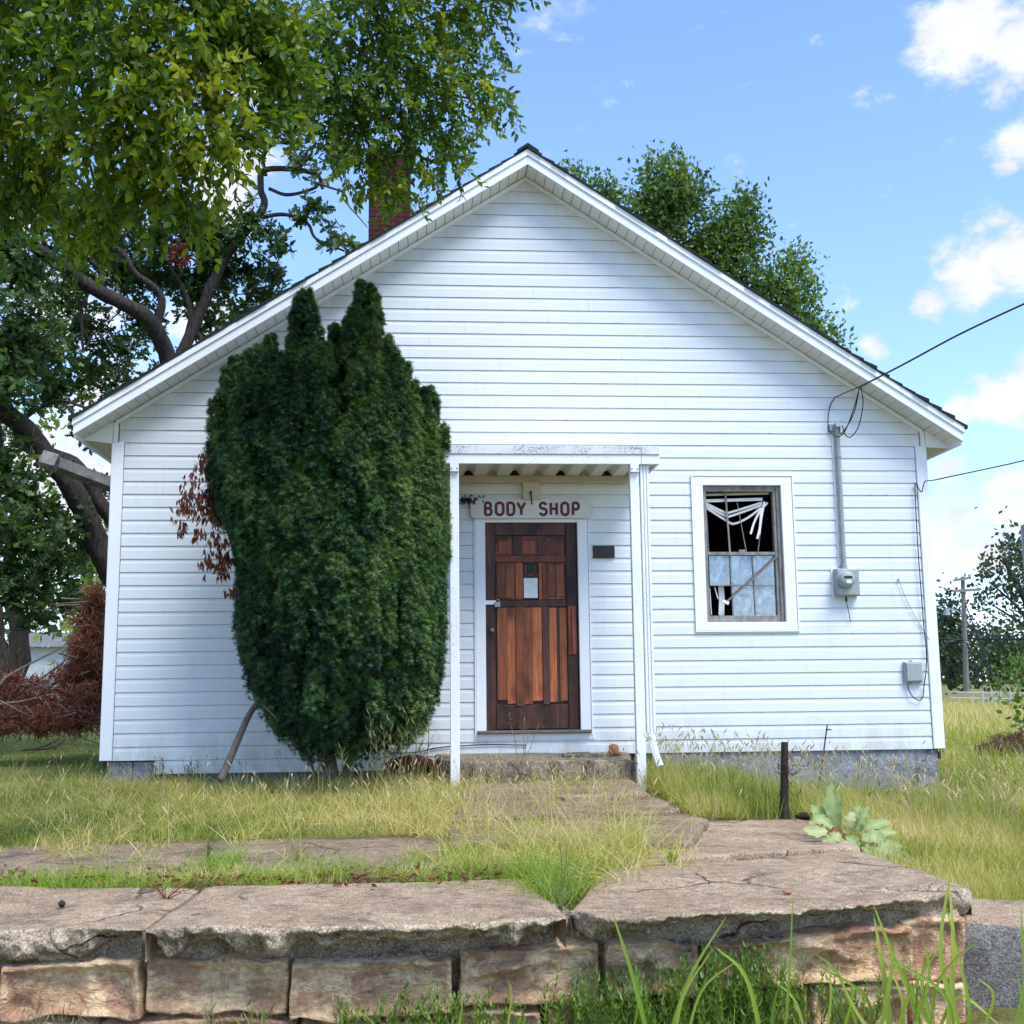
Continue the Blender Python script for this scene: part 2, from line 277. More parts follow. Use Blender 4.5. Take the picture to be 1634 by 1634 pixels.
class MB:
    def __init__(s): s.v = []; s.f = []
    def add(s, V, F):
        b = len(s.v); s.v += [tuple(map(float, p)) for p in V]; s.f += [tuple(i+b for i in f) for f in F]; return s
    def box(s, x0, x1, y0, y1, z0, z1, bev=0.0):
        if bev <= 0:
            V = [(x0, y0, z0), (x1, y0, z0), (x1, y1, z0), (x0, y1, z0), (x0, y0, z1), (x1, y0, z1), (x1, y1, z1), (x0, y1, z1)]
            return s.add(V, [(0, 3, 2, 1), (4, 5, 6, 7), (0, 1, 5, 4), (1, 2, 6, 5), (2, 3, 7, 6), (3, 0, 4, 7)])
        b = min(bev, abs(x1-x0)*.45, abs(z1-z0)*.45, abs(y1-y0)*.45)   # chamfer of the front (y0) edges
        V = [(x0, y0+b, z0), (x1, y0+b, z0), (x1, y0+b, z1), (x0, y0+b, z1), (x0+b, y0, z0+b), (x1-b, y0, z0+b), (x1-b, y0, z1-b), (x0+b, y0, z1-b),
             (x0, y1, z0), (x1, y1, z0), (x1, y1, z1), (x0, y1, z1)]
        return s.add(V, [(4, 5, 6, 7), (0, 1, 5, 4), (1, 2, 6, 5), (2, 3, 7, 6), (3, 0, 4, 7), (0, 8, 9, 1), (1, 9, 10, 2), (2, 10, 11, 3), (3, 11, 8, 0), (8, 11, 10, 9)])
    def bar(s, a, b, w, t, up=(0, 1, 0)):    # a board from a to b, w wide, t thick along "up"
        a = np.array(a, float); b = np.array(b, float); d = (b-a)/np.linalg.norm(b-a); u = np.array(up, float); u -= d*(u@d); u /= np.linalg.norm(u); q = np.cross(d, u)
        V = [p+q*i*w/2+u*j*t/2 for p in (a, b) for i, j in ((-1, -1), (1, -1), (1, 1), (-1, 1))]
        return s.add(V, [(0, 1, 2, 3), (7, 6, 5, 4), (0, 4, 5, 1), (1, 5, 6, 2), (2, 6, 7, 3), (3, 7, 4, 0)])
    def tube(s, pts, rad, n=8, cap=True):
        V, F = tube(pts, rad, n); s.add(V, F.tolist())
        if cap: b = len(s.v)-len(V); s.f.append(tuple(b+i for i in range(n))[::-1]); s.f.append(tuple(b+len(V)-n+i for i in range(n)))
        return s
    def poly(s, pts, y0, y1):   # x,z outline extruded in y
        n = len(pts); V = [(x, y0, z) for x, z in pts]+[(x, y1, z) for x, z in pts]
        return s.add(V, [tuple(range(n)), tuple(range(2*n-1, n-1, -1))]+[(i, i+n, (i+1) % n+n, (i+1) % n) for i in range(n)])
    def build(s, name, mat, parent=None, **k): return obj(name, s.v, s.f, mat, parent, **k)
def tube(pts, rad, n=8):
    pts = np.array(pts, float); m = len(pts); rad = np.broadcast_to(np.array(rad, float), (m,))
    T = np.gradient(pts, axis=0); T /= np.linalg.norm(T, axis=1)[:, None]+1e-9
    ref = np.array([0, 0, 1.]) if abs(T[0][2]) < .9 else np.array([1., 0, 0]); u = np.cross(T[0], ref); u /= np.linalg.norm(u)
    V = []; a = np.arange(n)*2*np.pi/n
    for i in range(m):
        u = u-T[i]*(u@T[i]); u /= np.linalg.norm(u)+1e-9; w = np.cross(T[i], u)
        V.append(pts[i]+rad[i]*(np.cos(a)[:, None]*u+np.sin(a)[:, None]*w))
    V = np.concatenate(V); i = np.arange(m-1)[:, None]*n; j = np.arange(n)[None, :]; k = (j+1) % n
    F = np.stack([i+j, i+k, i+n+k, i+n+j], -1).reshape(-1, 4); return V, F
def spline(pts, k=6):
    p = np.array(pts, float); p = np.vstack([2*p[0]-p[1], p, 2*p[-1]-p[-2]]); out = []
    for i in range(1, len(p)-2):
        for t in np.linspace(0, 1, k, endpoint=False):
            out.append(.5*((2*p[i])+(-p[i-1]+p[i+1])*t+(2*p[i-1]-5*p[i]+4*p[i+1]-p[i+2])*t*t+(-p[i-1]+3*p[i]-3*p[i+1]+p[i+2])*t**3))
    out.append(p[-2]); return np.array(out)
# lattice noise in numpy
_T = RNG.random((64, 64, 64))
def vnoise(p, s=1.0, seed=0):
    p = np.asarray(p, float)*s+seed*7.31; i = np.floor(p).astype(int); f = p-i; f = f*f*(3-2*f); r = 0
    for a in (0, 1):
        for b in (0, 1):
            for c in (0, 1):
                w = (f[..., 0] if a else 1-f[..., 0])*(f[..., 1] if b else 1-f[..., 1])*(f[..., 2] if c else 1-f[..., 2])
                r = r+w*_T[(i[..., 0]+a) % 64, (i[..., 1]+b) % 64, (i[..., 2]+c) % 64]
    return r-.5
def fbm(p, s=1.0, o=4, seed=0): return sum(vnoise(p, s*2**k, seed+k)*.5**k for k in range(o))
# many copies of small templates baked into one mesh
def rotmats(n, axis_up, spin, rng=RNG):
    """rows: local z -> axis_up (N,3), random spin about it"""
    z = axis_up/(np.linalg.norm(axis_up, axis=1)[:, None]+1e-9); r = np.where(np.abs(z[:, 2:3]) < .95, np.array([[0, 0, 1.]]), np.array([[1., 0, 0]]))
    x = np.cross(r, z); x /= np.linalg.norm(x, axis=1)[:, None]; y = np.cross(z, x); c, s = np.cos(spin)[:, None], np.sin(spin)[:, None]
    return np.stack([c*x+s*y, -s*x+c*y, z], 2)
def batch(templates, which, R, S, T, tint, ttint=.15):
    """templates: list of (V, F(n,k), T) ; returns V, F, tint"""
    Vs, Fs, Ts = [], [], []; base = 0
    for k, (v, f, tt) in enumerate(templates):
        idx = np.where(which == k)[0]
        if len(idx) == 0: continue
        V = np.einsum('nij,vj->nvi', R[idx], v)*S[idx][:, None, None]+T[idx][:, None, :]
        F = f[None]+(np.arange(len(idx))*len(v))[:, None, None]+base
        Vs.append(V.reshape(-1, 3)); Fs.append(F.reshape(-1, f.shape[1])); Ts.append(np.clip(tint[idx][:, None]+(tt[None]-.5)*ttint*2, 0, 1).ravel()); base += len(idx)*len(v)
    return np.concatenate(Vs), np.concatenate(Fs), np.concatenate(Ts)
def leaf_shape(L, W, fold=.25, curl=.2, off=(0, 0, 0), dirv=(0, 0, 1), side=(1, 0, 0)):
    """a folded leaf in quads: 2x3 grid narrowing to both ends; lies along dirv"""
    d = np.array(dirv, float); d /= np.linalg.norm(d); s = np.array(side, float); s -= d*(s@d); s /= np.linalg.norm(s)+1e-9; n = np.cross(d, s); V = []
    for t, w in ((0, .06), (.3, .85), (.62, .8), (1, .04)):
        c = np.array(off)+d*L*t+n*(-curl*L*t*t)
        V += [c-s*W/2*w+n*fold*W*w/2, c, c+s*W/2*w+n*fold*W*w/2]
    F = []
    for r in range(3):
        a = r*3; F += [(a, a+1, a+4, a+3), (a+1, a+2, a+5, a+4)]
    return np.array(V), np.array(F)
def join(parts, tints=None):
    Vs, Fs, Ts = [], [], []; b = 0
    for i, (v, f) in enumerate(parts):
        Vs.append(v); Fs.append(f+b); b += len(v); Ts.append(np.full(len(v), .5 if tints is None else tints[i]))
    return np.concatenate(Vs), np.concatenate(Fs), np.concatenate(Ts)
def qtube(pts, rad, n=3): return tube(pts, rad, n)
# ------------------------------------------------------------------ ground
ZC = -0.35                                   # top of the front platform
fl = G(0, 1483, ZC); fr = G(1543, 1428, ZC); FB = (fr[1]-fl[1])/(fr[0]-fl[0])
def yf(x): return fl[1]+FB*(x-fl[0])         # front edge of the platform slabs
def sst(t): t = np.clip(t, 0, 1); return t*t*(3-2*t)
def H(x, y):
    x = np.asarray(x, float); y = np.asarray(y, float)
    z = -0.37+0.16*sst((y+4.0)/3.6)                                   # lawn rises to the house
    z = z-0.20*sst((x-5.2)/2.2)                                       # falls to the right of the walk
    z = z-0.13*sst((x-5.3)/.5)*sst((-3.2-y)/1.6)
    z = z+0.10*sst((y-4)/8)*sst((-x)/4) - 0.25*sst((y-2)/14)*sst((x-8)/6)
    z = z+1.0*sst((y-70)/200)
    n = fbm(np.stack([x, y, 0*x], -1), .55, 3)*.05; z = z+n
    front = yf(x)+.30
    drop = sst((front-y)/.22)
    return z*(1-drop)+(-.88+n*.5-.0*y)*drop
def inside(xy, poly):
    x, y = xy[:, 0], xy[:, 1]; c = np.zeros(len(xy), bool); p = np.array(poly)[:, :2]; j = len(p)-1
    for i in range(len(p)):
        c ^= ((p[i, 1] > y) != (p[j, 1] > y)) & (x < (p[j, 0]-p[i, 0])*(y-p[i, 1])/(p[j, 1]-p[i, 1]+1e-12)+p[i, 0]); j = i
    return c
def gy(x, y, z): return tuple(G(x, y, z))
def GLOW(X, Y):          # the soil lies lower where slabs rest on it
    xy = np.stack([X.ravel(), Y.ravel()], -1); k = np.zeros(len(xy))
    k += .09*inside(xy, [gy(725, 1240, -.18), gy(1015, 1238, -.18), gy(1130, 1306, -.30), gy(1110, 1350, -.32), gy(710, 1350, -.33)])
    k = np.maximum(k, .09*inside(xy, [gy(-300, 1345, ZC), gy(330, 1336, ZC), gy(860, 1326, ZC), gy(960, 1310, ZC), gy(1268, 1304, ZC), gy(1300, 1312, ZC), gy(1380, 1353, ZC), gy(1545, 1410, ZC), gy(1545, 1440, ZC), gy(-300, 1500, ZC)]))
    return k.reshape(X.shape)
def grid_surface(name, xs, ys, mat, kind='structure', label=None):
    X, Y = np.meshgrid(xs, ys); Z = H(X, Y)-GLOW(X, Y); V = np.stack([X, Y, Z], -1).reshape(-1, 3); nx, ny = len(xs), len(ys)
    i = (np.arange(ny-1)[:, None]*nx+np.arange(nx-1)[None]).reshape(-1); F = np.stack([i, i+1, i+nx+1, i+nx], -1)
    return obj(name, V, F, mat, smooth=True, kind=kind, label=label)
xs = np.concatenate([np.linspace(-600, -12, 24), np.linspace(-11, 16, 180), np.linspace(17, 600, 30)])
ys = np.concatenate([np.linspace(-40, -9, 10), np.linspace(-8.8, 1, 160), np.linspace(1.3, 30, 40), np.linspace(33, 900, 40)])
grid_surface('ground', xs, ys, 'ground')
# ------------------------------------------------------------------ THE HOUSE
L = .127; W = 8.157; PKX = 4.073; PKZ = 5.885; SL, SR = .645, .653; DEP = 9.0; OH = .30
house = thing('house', 'white clapboard gabled building with boarded brown front door and broken window', 'house', (PKX, DEP/2, 0))
def zs(x): return PKZ-(SL*(PKX-x) if x < PKX else SR*(x-PKX))
def xl(z): return PKX-(PKZ-z)/SL
def xr(z): return PKX+(PKZ-z)/SR
# openings on the front
dl, dr = P(775, 1000)[0], P(923.5, 1000)[0]; dzb, dzt = P(850, 1165)[2], P(850, 834)[2]
wl, wr = P(1124, 880)[0], P(1249, 880)[0]; wzb, wzt = P(1190, 993)[2], P(1185, 775)[2]
prof = [(L+.003, .022), (L-.0025, .022), (L-.003, -.006), (.86*L, -.0075), (.72*L, -.0095), (.69*L, -.0105), (.675*L, -.0135), (.33*L, -.0142), (.001*L, -.0150), (0, -.0135), (0, .020)]
def board(x0, x1, z0, gable=False, scale=1.0, inset=.02, zlo=-9, zhi=99):
    V = []
    for dz, y in prof:
        z = min(max(z0+dz*scale, zlo), zhi); a, b = x0, x1
        if gable: a = max(x0, xl(z)+inset); b = min(x1, xr(z)-inset)
        if b < a: a = b = (a+b)/2
        V.append((a, y, z)); V.append((b, y, z))
    F = [(2*i, 2*i+1, 2*i+3, 2*i+2) for i in range(len(prof)-1)]
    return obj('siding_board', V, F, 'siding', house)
DLo, DRo = P(759, 1000)[0], P(940.5, 1000)[0]; WLo, WRo = P(1107.5, 880)[0], P(1267, 880)[0]
wtz0, wtz1 = P(1190, 1006)[2], P(1185, 760)[2]; dtz = P(850, 826)[2]; dbz = P(850, 1178)[2]
XA, XB = .115, W-.115
mcx = P(1340, 800)[0]
for k in range(-1, 24):
    z0 = k*L; segs = [(XA, XB)]
    if k == -1: segs = [(P(246, 1225)[0], 3.25)]
    def cut(segs, a, b):
        r = []
        for s, e in segs:
            if e <= a or s >= b: r.append((s, e))
            else:
                if s < a: r.append((s, a))
                if e > b: r.append((b, e))
        return r
    for oa, ob, ozb, ozt in ((DLo, DRo, dbz, dtz), (WLo, WRo, wtz0, wtz1)):
        if z0+L > ozb+.004 and z0 < ozt-.004:
            segs = cut(segs, oa, ob)
            if z0+L > ozt+.01: board(oa, ob, z0, zlo=ozt)
            if z0 < ozb-.01: board(oa, ob, z0, zhi=ozb)
    for s, e in segs:
        if e-s > 3.9:
            q = s+random.uniform(1.2, e-s-1.2); board(s, q, z0); board(q+.0015, e, z0)
        else: board(s, e, z0)
k = 24
while True:
    z0 = k*L
    if z0 > PKZ-.1: break
    a, b = max(.06, xl(z0)), min(W-.06, xr(z0))
    if b-a > 4:
        q = random.uniform(a+1.5, b-1.5); board(.06, q, z0, True); board(q+.0015, W-.06, z0, True)
    else: board(.06, W-.06, z0, True)
    k += 1
# sheathing behind the boards with the two openings, side and back walls
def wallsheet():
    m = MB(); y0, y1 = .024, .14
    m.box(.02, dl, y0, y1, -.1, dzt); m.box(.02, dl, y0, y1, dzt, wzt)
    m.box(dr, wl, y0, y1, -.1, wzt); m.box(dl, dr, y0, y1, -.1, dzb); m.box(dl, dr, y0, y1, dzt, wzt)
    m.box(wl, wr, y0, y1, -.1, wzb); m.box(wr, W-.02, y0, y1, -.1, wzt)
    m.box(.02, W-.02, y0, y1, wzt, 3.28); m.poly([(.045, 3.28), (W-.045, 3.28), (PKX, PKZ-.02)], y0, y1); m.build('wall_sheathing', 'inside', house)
    for x0, x1 in ((0.0, .12), (W-.12, W)):
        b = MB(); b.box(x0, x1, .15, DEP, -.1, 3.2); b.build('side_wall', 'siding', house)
        for i in range(25):
            c = MB(); s = -1 if x0 == 0 else 1; xo = 0 if s < 0 else W; z0 = i*L
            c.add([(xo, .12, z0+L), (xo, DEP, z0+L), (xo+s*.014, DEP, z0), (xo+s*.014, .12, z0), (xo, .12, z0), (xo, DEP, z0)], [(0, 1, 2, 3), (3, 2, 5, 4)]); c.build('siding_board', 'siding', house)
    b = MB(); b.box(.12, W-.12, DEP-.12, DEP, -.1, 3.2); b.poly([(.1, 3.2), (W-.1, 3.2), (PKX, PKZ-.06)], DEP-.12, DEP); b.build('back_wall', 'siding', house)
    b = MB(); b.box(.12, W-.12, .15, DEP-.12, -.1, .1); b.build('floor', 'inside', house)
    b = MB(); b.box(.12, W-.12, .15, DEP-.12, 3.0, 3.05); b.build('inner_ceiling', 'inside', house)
wallsheet()
for s, x0 in ((-1, 0), (1, W)):
    m = MB(); a, b = (x0-.006, x0+.11) if s < 0 else (x0-.11, x0+.006)
    m.box(a, b, -.030, .03, 0.0, 24*L, .006); (m.box(a, a+.006, .03, .13, 0, 24*L) if s < 0 else m.box(b-.006, b, .03, .13, 0, 24*L)); m.build('corner_post', 'trim', house)
    m = MB(); c, d = (.004, .050) if s < 0 else (W-.050, W-.004); m.box(c, d, -.026, .02, 24*L+.002, zs((c+d)/2)-.03); m.build('gable_corner_trim', 'trim', house)
# trim strip under the soffit, following the slopes
def slope_strip(x0, x1, off0, off1, y0, y1, name, mat, side, parent=house):
    f = lambda x, o: (x, zs(x)+o)
    pts = [f(x0, off0), f(x1, off0), f(x1, off1), f(x0, off1)]
    m = MB(); m.poly(pts, y0, y1); return m.build(name, mat, parent)
slope_strip(.02, PKX-.0005, -.055, -.012, -.028, -.004, 'frieze_trim', 'trim', -1)
slope_strip(PKX+.0005, W-.02, -.055, -.012, -.028, -.004, 'frieze_trim', 'trim', 1)
EXL, EXR = P(117, 690, -OH)[0], P(1536, 690, -OH)[0]
for s in (-1, 1):
    a, b = (EXL, PKX-.0004) if s < 0 else (PKX+.0004, EXR)
    # rake fascia: lower board then the proud upper band
    slope_strip(a, b, -.004, .088, -OH-.010, -OH+.016, 'rake_fascia', 'trim', s)
    slope_strip(a-(.01 if s < 0 else 0), b+(.01 if s > 0 else 0), .0885, .150, -OH-.026, -OH+.016, 'drip_edge', 'trim', s)
    # soffit panels, each a narrow board across the overhang
    sl = SL if s < 0 else SR; n = 47; xe = a if s < 0 else b; me = None; ln = abs(PKX-xe)/n
    for i in range(n):
        x0 = PKX+s*(i*ln+.004); x1 = PKX+s*((i+1)*ln-.002); zf = lambda x: zs(x)-.0
        if me is None:
            V = [(0, 0, 0), (x1-x0, 0, zs(x1)-zs(x0)), (x1-x0, OH-.02, zs(x1)-zs(x0)), (0, OH-.02, 0)]; V += [(v[0], v[1], v[2]+.012) for v in V]
            o = obj('soffit_panel', V, [(0, 1, 2, 3), (7, 6, 5, 4), (0, 4, 5, 1), (1, 5, 6, 2), (2, 6, 7, 3), (3, 7, 4, 0)], 'soffit'); me = o.data; o.parent = house
        else: o = bpy.data.objects.new('soffit_panel', me); COL.objects.link(o); o.parent = house
        o.location = Vector((x0, -OH+.017, zs(x0)-.004+random.uniform(-.0015, .0015)))-Vector(wloc(house))
    # backing of the soffit
    slope_strip(a, b, .012, .085, -OH+.017, DEP+.2, 'roof_deck', 'inside', s)
    # shingles in courses, each as long as the house
    nc = 34; sw = abs((a if s < 0 else b)-PKX)+.03
    for i in range(nc):
        u0, u1 = i/nc, (i+1)/nc; xa = PKX+s*(sw*(1-u0)); xb = PKX+s*(sw*(1-u1)-.012*(i < nc-1)); xa += s*.012
        yo = -OH-.030-random.uniform(0, .022); t0 = .151; z = lambda x: (PKZ-sl*abs(x-PKX))
        za, zb = z(xa)+t0, z(xb)+t0; tb = random.uniform(.028, .046)
        pts = [(xa, za), (xb, zb), (xb, zb+.012), (xa, za+tb)]
        m = MB(); m.poly(pts if s < 0 else pts[::-1], yo, DEP+.25); m.build('shingle', 'shingle', house)
m = MB(); m.poly([(PKX-.11, PKZ+.150+.02-.11*SL), (PKX, PKZ+.170), (PKX+.11, PKZ+.17-.11*SR), (PKX+.11, PKZ+.202-.11*SR), (PKX, PKZ+.206), (PKX-.11, PKZ+.202-.11*SL)], -OH-.05, DEP+.25); m.build('ridge_cap', 'shingle', house)
# eave returns (boxed ends) and side soffits
for s in (-1, 1):
    x0 = 0 if s < 0 else W; xe = EXL+.10 if s < 0 else EXR-.10; zt = zs(.02 if s < 0 else W-.02); z0 = 24*L-.005; ze = zs(xe)
    zl = 24*L-.01; xo = EXL if s < 0 else EXR; xe = x0+s*.275; ze = zs(xe)-.012
    m = MB(); m.poly([(x0+s*.003, zl), (x0+s*.003, zt-.018), (xe, ze+.012), (xe, ze)], -.020, .0); m.build('eave_return', 'trim', house)
    m = MB(); m.add([(x0+s*.003, .001, zl), (xe, .001, ze), (xe, DEP, ze), (x0+s*.003, DEP, zl), (xo, .001, ze-.002), (xo, DEP, ze-.002)], [(0, 1, 2, 3), (1, 4, 5, 2)]); m.build('eave_soffit', 'soffit_tan', house)
    m = MB(); a = xo-s*.02; m.box(min(a, xo), max(a, xo), -OH+.02, DEP, zs(xo)-.03, zs(xo)+.10); m.build('eave_fascia', 'trim', house)
# foundation
zfr = -.55
m = MB()
V = []; F = []; nx = 60; x0, x1 = P(1040, 1220)[0], W-.06
for j in range(7):
    for i in range(nx+1):
        x = x0+(x1-x0)*i/nx; z = -.004-(.55*j/6); V.append((x, .010+fbm(np.array([x, 0, z]), 6, 3)*.02, z))
for j in range(6):
    for i in range(nx): a = j*(nx+1)+i; F.append((a, a+nx+1, a+nx+2, a+1))
obj('foundation', V, F, 'foundation', house)
m = MB(); m.box(W-.062, W-.06, .05, DEP, -.56, -.012); m.box(.06, W-.06, .10, .2, -.56, -.012); m.box(.06, .08, .1, DEP, -.56, -.012); m.build('foundation', 'foundation', house)
a = P(246, 1225)[0]
for i in range(2):
    m = MB(); m.box(.06+i*.24, .06+i*.24+.232, .02, .10, -.30, -.012, .006); m.build('foundation_block', 'foundation', house)
m = MB(); cr = [(P(x, y, .03)) for x, y in ((1363, 1196), (1364, 1207), (1369, 1215), (1373, 1222), (1384, 1226), (1394, 1231), (1405, 1236), (1412, 1240))]
m.tube(spline(cr, 3), .011, 5); m.build('foundation_crack', 'black', house, kind=None)
# lower edging: a thin dark wavy batten along the bottom of the siding by the step
m = MB(); m.tube(spline([P(620, 1201, -.03), P(660, 1201, -.03), P(700, 1193, -.03), P(740, 1190, -.03), P(780, 1188, -.03), P(840, 1189, -.03)], 4), .006, 5); m.build('dark_batten', 'black', house)
# ---- door
door = obj('door', *(lambda mb: (mb.v, mb.f))(MB().box(dl+.004, dr-.004, .035, .06, dzb+.004, dzt-.004)), 'wood_dark', house)
CS = 2.867
def dx(v): return P(660+v/CS, 1000, .0)[0]
def dz(v): return P(850, 690+v/CS, .0)[2]
def dbox(x0, x1, t, b, y0, mat, name, bev=.004):
    m = MB(); m.box(dx(x0), dx(x1), y0, .0345, dz(b), dz(t), bev); return m.build(name, mat, door)
dbox(331, 374, 414, 1360, .010, 'wood_dark', 'door_stile'); dbox(703, 750, 414, 1360, .012, 'wood_dark', 'door_stile')
dbox(375, 702, 414, 470, .013, 'wood_dark', 'door_rail'); dbox(375, 702, 562, 594, .011, 'wood_mid', 'door_rail')
dbox(375, 702, 766, 797, .012, 'wood_dark', 'door_rail'); dbox(375, 702, 1246, 1358, .014, 'wood_dark', 'door_rail', .006)
for a, b in ((458, 498), (572, 612)): dbox(a, b, 471, 561, .014, 'wood_dark', 'door_mullion')
m = MB(); m.poly([(dx(376), dz(560.5)), (dx(457), dz(560.5)), (dx(457), dz(482)), (dx(380), dz(505))], .022, .0345); m.build('door_panel', 'wood_mid', door)
m = MB(); m.poly([(dx(499), dz(560.5)), (dx(571), dz(560.5)), (dx(571), dz(474)), (dx(499), dz(474))], .021, .0345); m.build('door_panel', 'wood_mid', door)
m = MB(); m.poly([(dx(613), dz(560.5)), (dx(692), dz(560.5)), (dx(690), dz(505)), (dx(613), dz(480))], .022, .0345); m.build('door_panel', 'wood_mid', door)
for (a, b, y) in ((390, 446, .016), (506, 564, .015), (622, 682, .016)): dbox(a, b, 492, 556, y, 'wood_mid', 'raised_panel', .006)
for (a, b, c) in ((376, 468, 'wood_mid'), (613, 695, 'wood_mid')): dbox(a, b, 596, 764, .022, c, 'door_panel')
dbox(384, 424, 606, 756, .012, 'wood_orange', 'door_plank'); dbox(425, 460, 606, 756, .014, 'wood_orange', 'door_plank')
dbox(620, 655, 606, 752, .014, 'wood_mid', 'door_plank'); dbox(656, 690, 606, 752, .011, 'wood_orange', 'door_plank')
dbox(469, 503, 596, 765, .006, 'wood_orange', 'door_plank'); dbox(575, 592, 596, 765, .008, 'wood_orange', 'door_plank'); dbox(593, 611, 596, 765, .010, 'wood_mid', 'door_plank')
for a, b, t, e, y, mt in ((383, 427, 800, 1222, .010, 'wood_orange'), (428, 467, 800, 1240, .013, 'wood_orange'), (468, 503, 797, 1250, .000, 'wood_orange'), (504, 542, 800, 1243, .011, 'wood_orange'),
                       (543, 587, 800, 1228, .008, 'wood_orange'), (590, 619, 797, 1246, .006, 'wood_dark'), (621, 654, 802, 1232, .011, 'wood_orange'), (655, 667, 802, 1240, .018, 'wood_dark'), (668, 700, 802, 1230, .012, 'wood_orange')):
    n = 6; m = MB(); xa, xb = dx(a), dx(b); zt, zb = dz(t), dz(e)
    bot = [(xa+(xb-xa)*i/n, zb+random.uniform(-.006, .006)) for i in range(n+1)]
    m.poly(bot+[(xb, zt), (xa, zt)], y, .0345); m.build('door_plank', mt, door)
dbox(706, 722, 795, 1018, -.002, 'wood_mid', 'door_strip'); dbox(724, 744, 795, 1018, -.004, 'wood_mid', 'door_strip')
pane = obj('door_window', *(lambda mb: (mb.v, mb.f))(MB().box(dx(505), dx(572), .020, .0345, dz(762), dz(600))), 'black', door)
for x in (516, 560): m = MB(); m.box(dx(x-3), dx(x+2), .014, .0195, dz(662), dz(606)); m.build('window_bar', 'wood_mid', door)
m = MB(); m.box(dx(506), dx(571), .014, .0195, dz(656), dz(648)); m.build('window_bar', 'wood_mid', door)
V = []; F = []
for j in range(9):
    for i in range(7):
        x = dx(507)+(dx(570)-dx(507))*i/6; z = dz(757)+(dz(666)-dz(757))*j/8; V.append((x, .009+fbm(np.array([x, 0, z]), 18, 2)*.010, z))
for j in range(8):
    for i in range(6): a = j*7+i; F.append((a, a+1, a+8, a+7))
obj('paper_notice', V, F, 'paper', door)
# hasp with padlock, knob
m = MB(); m.box(dx(325), dx(378), -.012, .0095, dz(787), dz(768), .004); hasp = m.build('hasp', 'trim', door)
m = MB(); m.tube([(dx(382), -.016, dz(765)), (dx(392), -.018, dz(766)), (dx(394), -.018, dz(780))], .005, 6); m.box(dx(371), dx(397), -.024, -.006, dz(799), dz(775), .004); m.build('padlock', 'steel', hasp)
m = MB(); kx, kz = dx(358), dz(905); pr = [(.0095, .024), (.004, .024), (.002, .012), (-.02, .012), (-.024, .022), (-.038, .024), (-.046, .016), (-.048, .001)]
V = []; F = []
for y, r in pr:
    for i in range(14): an = i*2*math.pi/14; V.append((kx+r*math.cos(an), y, kz+r*math.sin(an)))
for j in range(len(pr)-1):
    for i in range(14): F.append((j*14+i, j*14+(i+1) % 14, (j+1)*14+(i+1) % 14, (j+1)*14+i))
obj('door_knob', V, F, 'brass', door, smooth=True)
# casing and threshold
for a, b in ((DLo+.002, dl), (dr, DRo-.002)):
    m = MB(); m.box(a, b, -.024, .05, dbz+.04, dtz, .004); m.build('door_casing', 'trim', house)
m = MB(); m.box(dl, dr, -.022, .05, dzt, dtz, .004); m.build('door_casing', 'trim', house)
for x in (DLo-.012, DRo): m = MB(); m.box(x, x+.012, -.030, .02, dbz+.02, dtz+.01); m.build('side_channel', 'trim', house)
m = MB(); m.box(P(762, 1170)[0], P(943, 1170)[0], -.075, .035, dbz+.045, dzb, .008); m.build('threshold', 'sill_wood', house)
m = MB(); m.box(P(757, 1170)[0], P(948, 1170)[0], -.022, .0, dbz-.01, dbz+.043); m.build('sill_apron', 'trim', house)
# ---- window (child pieces: frame, sashes, panes, blinds)
WS = 5.835
def wx(v, y=880): return P(1090+v/WS, y, 0)[0]
def wz(v): return P(1187, 740+v/WS, 0)[2]
fr_ = MB(); fr_.box(WLo+.002, wl, -.026, .03, wzb, wzt, .004); win = fr_.build('window', 'trim', house)
def wp(name, mat, *b, bev=0): m = MB(); m.box(*b, bev); return m.build(name, mat, win)
wp('window_frame', 'trim', wr, WRo-.002, -.026, .03, wzb, wzt, bev=.004); wp('window_frame', 'trim', WLo+.002, WRo-.002, -.026, .03, wzt, wtz1-.004, bev=.004)
wp('window_frame', 'trim', WLo+.002, WRo-.002, -.030, .03, wtz0+.002, wzb, bev=.004)
for b in ((WLo-.014, WLo, wtz0-.014, wtz1+.01), (WRo, WRo+.014, wtz0-.014, wtz1+.01)): wp('frame_channel', 'trim', b[0], b[1], -.034, .0, b[2], b[3])
wp('frame_channel', 'trim', WLo, WRo, -.034, 0, wtz0-.014, wtz0); wp('frame_channel', 'trim', WLo, WRo, -.034, 0, wtz1-.002, wtz1+.010)
glx, grx = wx(232), wx(868); midz = wz(832)
wp('window_jamb', 'sash_wood', wl, glx, .012, .09, wzb, wzt); wp('window_jamb', 'sash_wood', wx(890), wr, .012, .09, wzb, wzt, bev=.006); wp('window_jamb', 'sash_wood', wx(862), wx(889), .026, .09, wzb, wzt, bev=.004)
wp('window_head', 'sash_wood', glx, wx(862), .012, .09, wz(255), wzt); wp('meeting_rail', 'sash_wood', glx, wx(862), .028, .07, wz(850), wz(818), bev=.004)
wp('bottom_rail', 'sash_wood', glx, wx(862), .030, .07, wzb, wz(1412), bev=.004)
def wbar(name, mat, pts, w, t, y):
    m = MB(); 
    for (a, b), (c, d) in zip(pts[:-1], pts[1:]): m.bar((wx(a), y, wz(b)), (wx(c), y, wz(d)), w, t)
    return m.build(name, mat, win)
wbar('muntin', 'sash_wood', [(425, 258), (438, 560), (448, 818)], .016, .014, .05)
wbar('muntin', 'sash_wood', [(240, 420), (248, 640), (250, 818)], .008, .01, .055)
